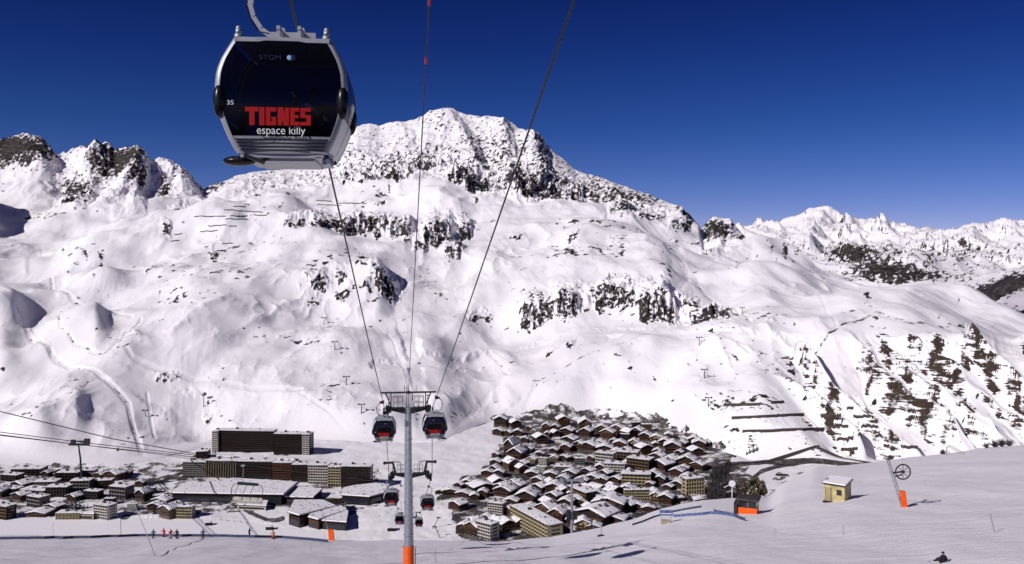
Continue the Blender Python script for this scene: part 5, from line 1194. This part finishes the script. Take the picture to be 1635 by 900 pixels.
bp = bush(5); BU = [(1125,812,2.0,'d'),(1134,806,2.6,'d'),(1141,800,3.2,'d'),(1147,792,3.4,'d'),(1139,780,3.0,'v'),(1150,770,3.4,'v'),(1156,760,3.0,'v'),(1160,784,3.2,'d'),(1164,800,2.4,'d'),(1172,806,2.0,'d'),(1143,764,2.4,'v'),(1162,748,2.0,'v'),(1505,726,1.4,'n'),(1600,712,2.4,'n'),(1612,711,2.0,'n'),(1588,714,2.2,'n'),(1575,716,1.6,'n')]
BU.sort()
for i, (x, y, s_, md) in enumerate(BU):
    o = bp if i == 0 else copy_tree(bp)
    o.location = pt(x, y, 172) if md == 'd' else (pt(x, y, 178) if md == 'v' else slope_pt(x, y)); k = .42 if md != 'n' else .45; o.scale = (s_*k,)*3; o.rotation_euler = (0,0,i*2.1)
    tag(o, f'leafless brown bush, {ordn(i+1)} bush from the left along the near crest', 'bush', 'bare bushes along the near crest')
# brown crag behind the orange cabin
def crag(P, sx_, sy_, sz_, seed, label):
    m = MB(); m.grid(lambda u, v: (0,0,0), 40, 24); vs = []
    U = np.array([(i/40, j/24) for j in range(25) for i in range(41)]); th = U[:,0]*2*np.pi; ph = U[:,1]*np.pi
    x = np.cos(th)*np.sin(ph); y = np.sin(th)*np.sin(ph); z = np.cos(ph)
    n_ = .9+.6*fbm(x*1.6+seed+z, y*1.6+z*1.4, 4, seed)+.8*(ridged(x*3+z*.5+seed, y*3+z*.3, 3, seed+1)-.4)
    m.v = [(a*sx_, b*sy_, c*sz_) for a, b, c in zip(x*n_, y*n_, np.sign(z)*np.abs(z)**.7*n_)]
    o = m.build('rock', M['crag'], None, False); o.location = P; tag(o, label, 'rock', 'brown crag behind the control cabin'); return o
M['crag'] = mat('brown_rock', (.15,.105,.06), .95, 0, .75, .9, .5)
M['crag'] = mat('brown_rock', (.10,.075,.045), .95, 0, .75, .9, .5)
def cap(m):
    t = m.node_tree; b = t.nodes['Principled BSDF']; src = b.inputs['Base Color'].links[0].from_socket
    g = t.nodes.new('ShaderNodeNewGeometry'); sp = t.nodes.new('ShaderNodeSeparateXYZ'); r = t.nodes.new('ShaderNodeMapRange'); r.inputs[1].default_value = .55; r.inputs[2].default_value = .7
    t.links.new(g.outputs['True Normal'], sp.inputs[0]); t.links.new(sp.outputs[2], r.inputs[0]); x = t.nodes.new('ShaderNodeMix'); x.data_type = 'RGBA'
    t.links.new(r.outputs[0], x.inputs[0]); t.links.new(src, x.inputs[6]); x.inputs[7].default_value = (.85,.83,.87,1); t.links.new(x.outputs[2], b.inputs['Base Color'])
cap(M['crag'])
crag(pt(1192,790,180), 2.0, 1.7, 2.3, 3, 'brown crag rock nearest the orange cabin'); crag(pt(1206,780,184), 1.8, 1.6, 2.2, 7, 'steep brown crag rock, right one of three'); crag(pt(1178,798,176), 1.3, 1.2, 1.7, 11, 'lowest brown crag rock beside the white disc')
# tiny skiers on the resort snow
q = random.Random(4)
body_m = MB(); body_m.tube([(0,0,0),(0,0,.8),(0,-.05,1.4)], [.16,.2,.2], 6); body_m.ball((0,-.05,1.62), .15, 6, 5)
b0 = None
for i in range(60):
    x = q.gauss(700, 14) if i % 3 else q.uniform(600, 735); y = q.gauss(796, 5) if i % 3 else q.uniform(785, 850)
    if b0 is None: o = body_m.build('person', JK['black']); b0 = o
    else: o = b0.copy(); COL.objects.link(o)
    o.location = vground(x, y); tag(o, 'tiny distant skier standing on the packed snow between the two villages', 'person', 'distant skiers on the resort snow')
# row of drag hangers and small huts on the resort snow
for x, y, w, lb in ((430,845,10,'small dark hut on the snow left of the wedge-roofed halls'),(333,838,8,'dark square hut above the skiers on the far left snow'),(625,846,12,'dark lift shelter at the foot of the low cabin cluster')):
    P = vground(x, y); k = P.y/F; r_ = empty('lift_hut', P); w_ = w*k; m = MB(); m.box((-w_/2,-2,-1), (w_/2,2,2.8)); m.build('wall', M['wdark'], r_); m = MB(); m.box((-w_/2-.4,-2.4,2.802), (w_/2+.4,2.4,3.2)); m.build('roof', M['snow'], r_); tag(r_, lb, 'hut')
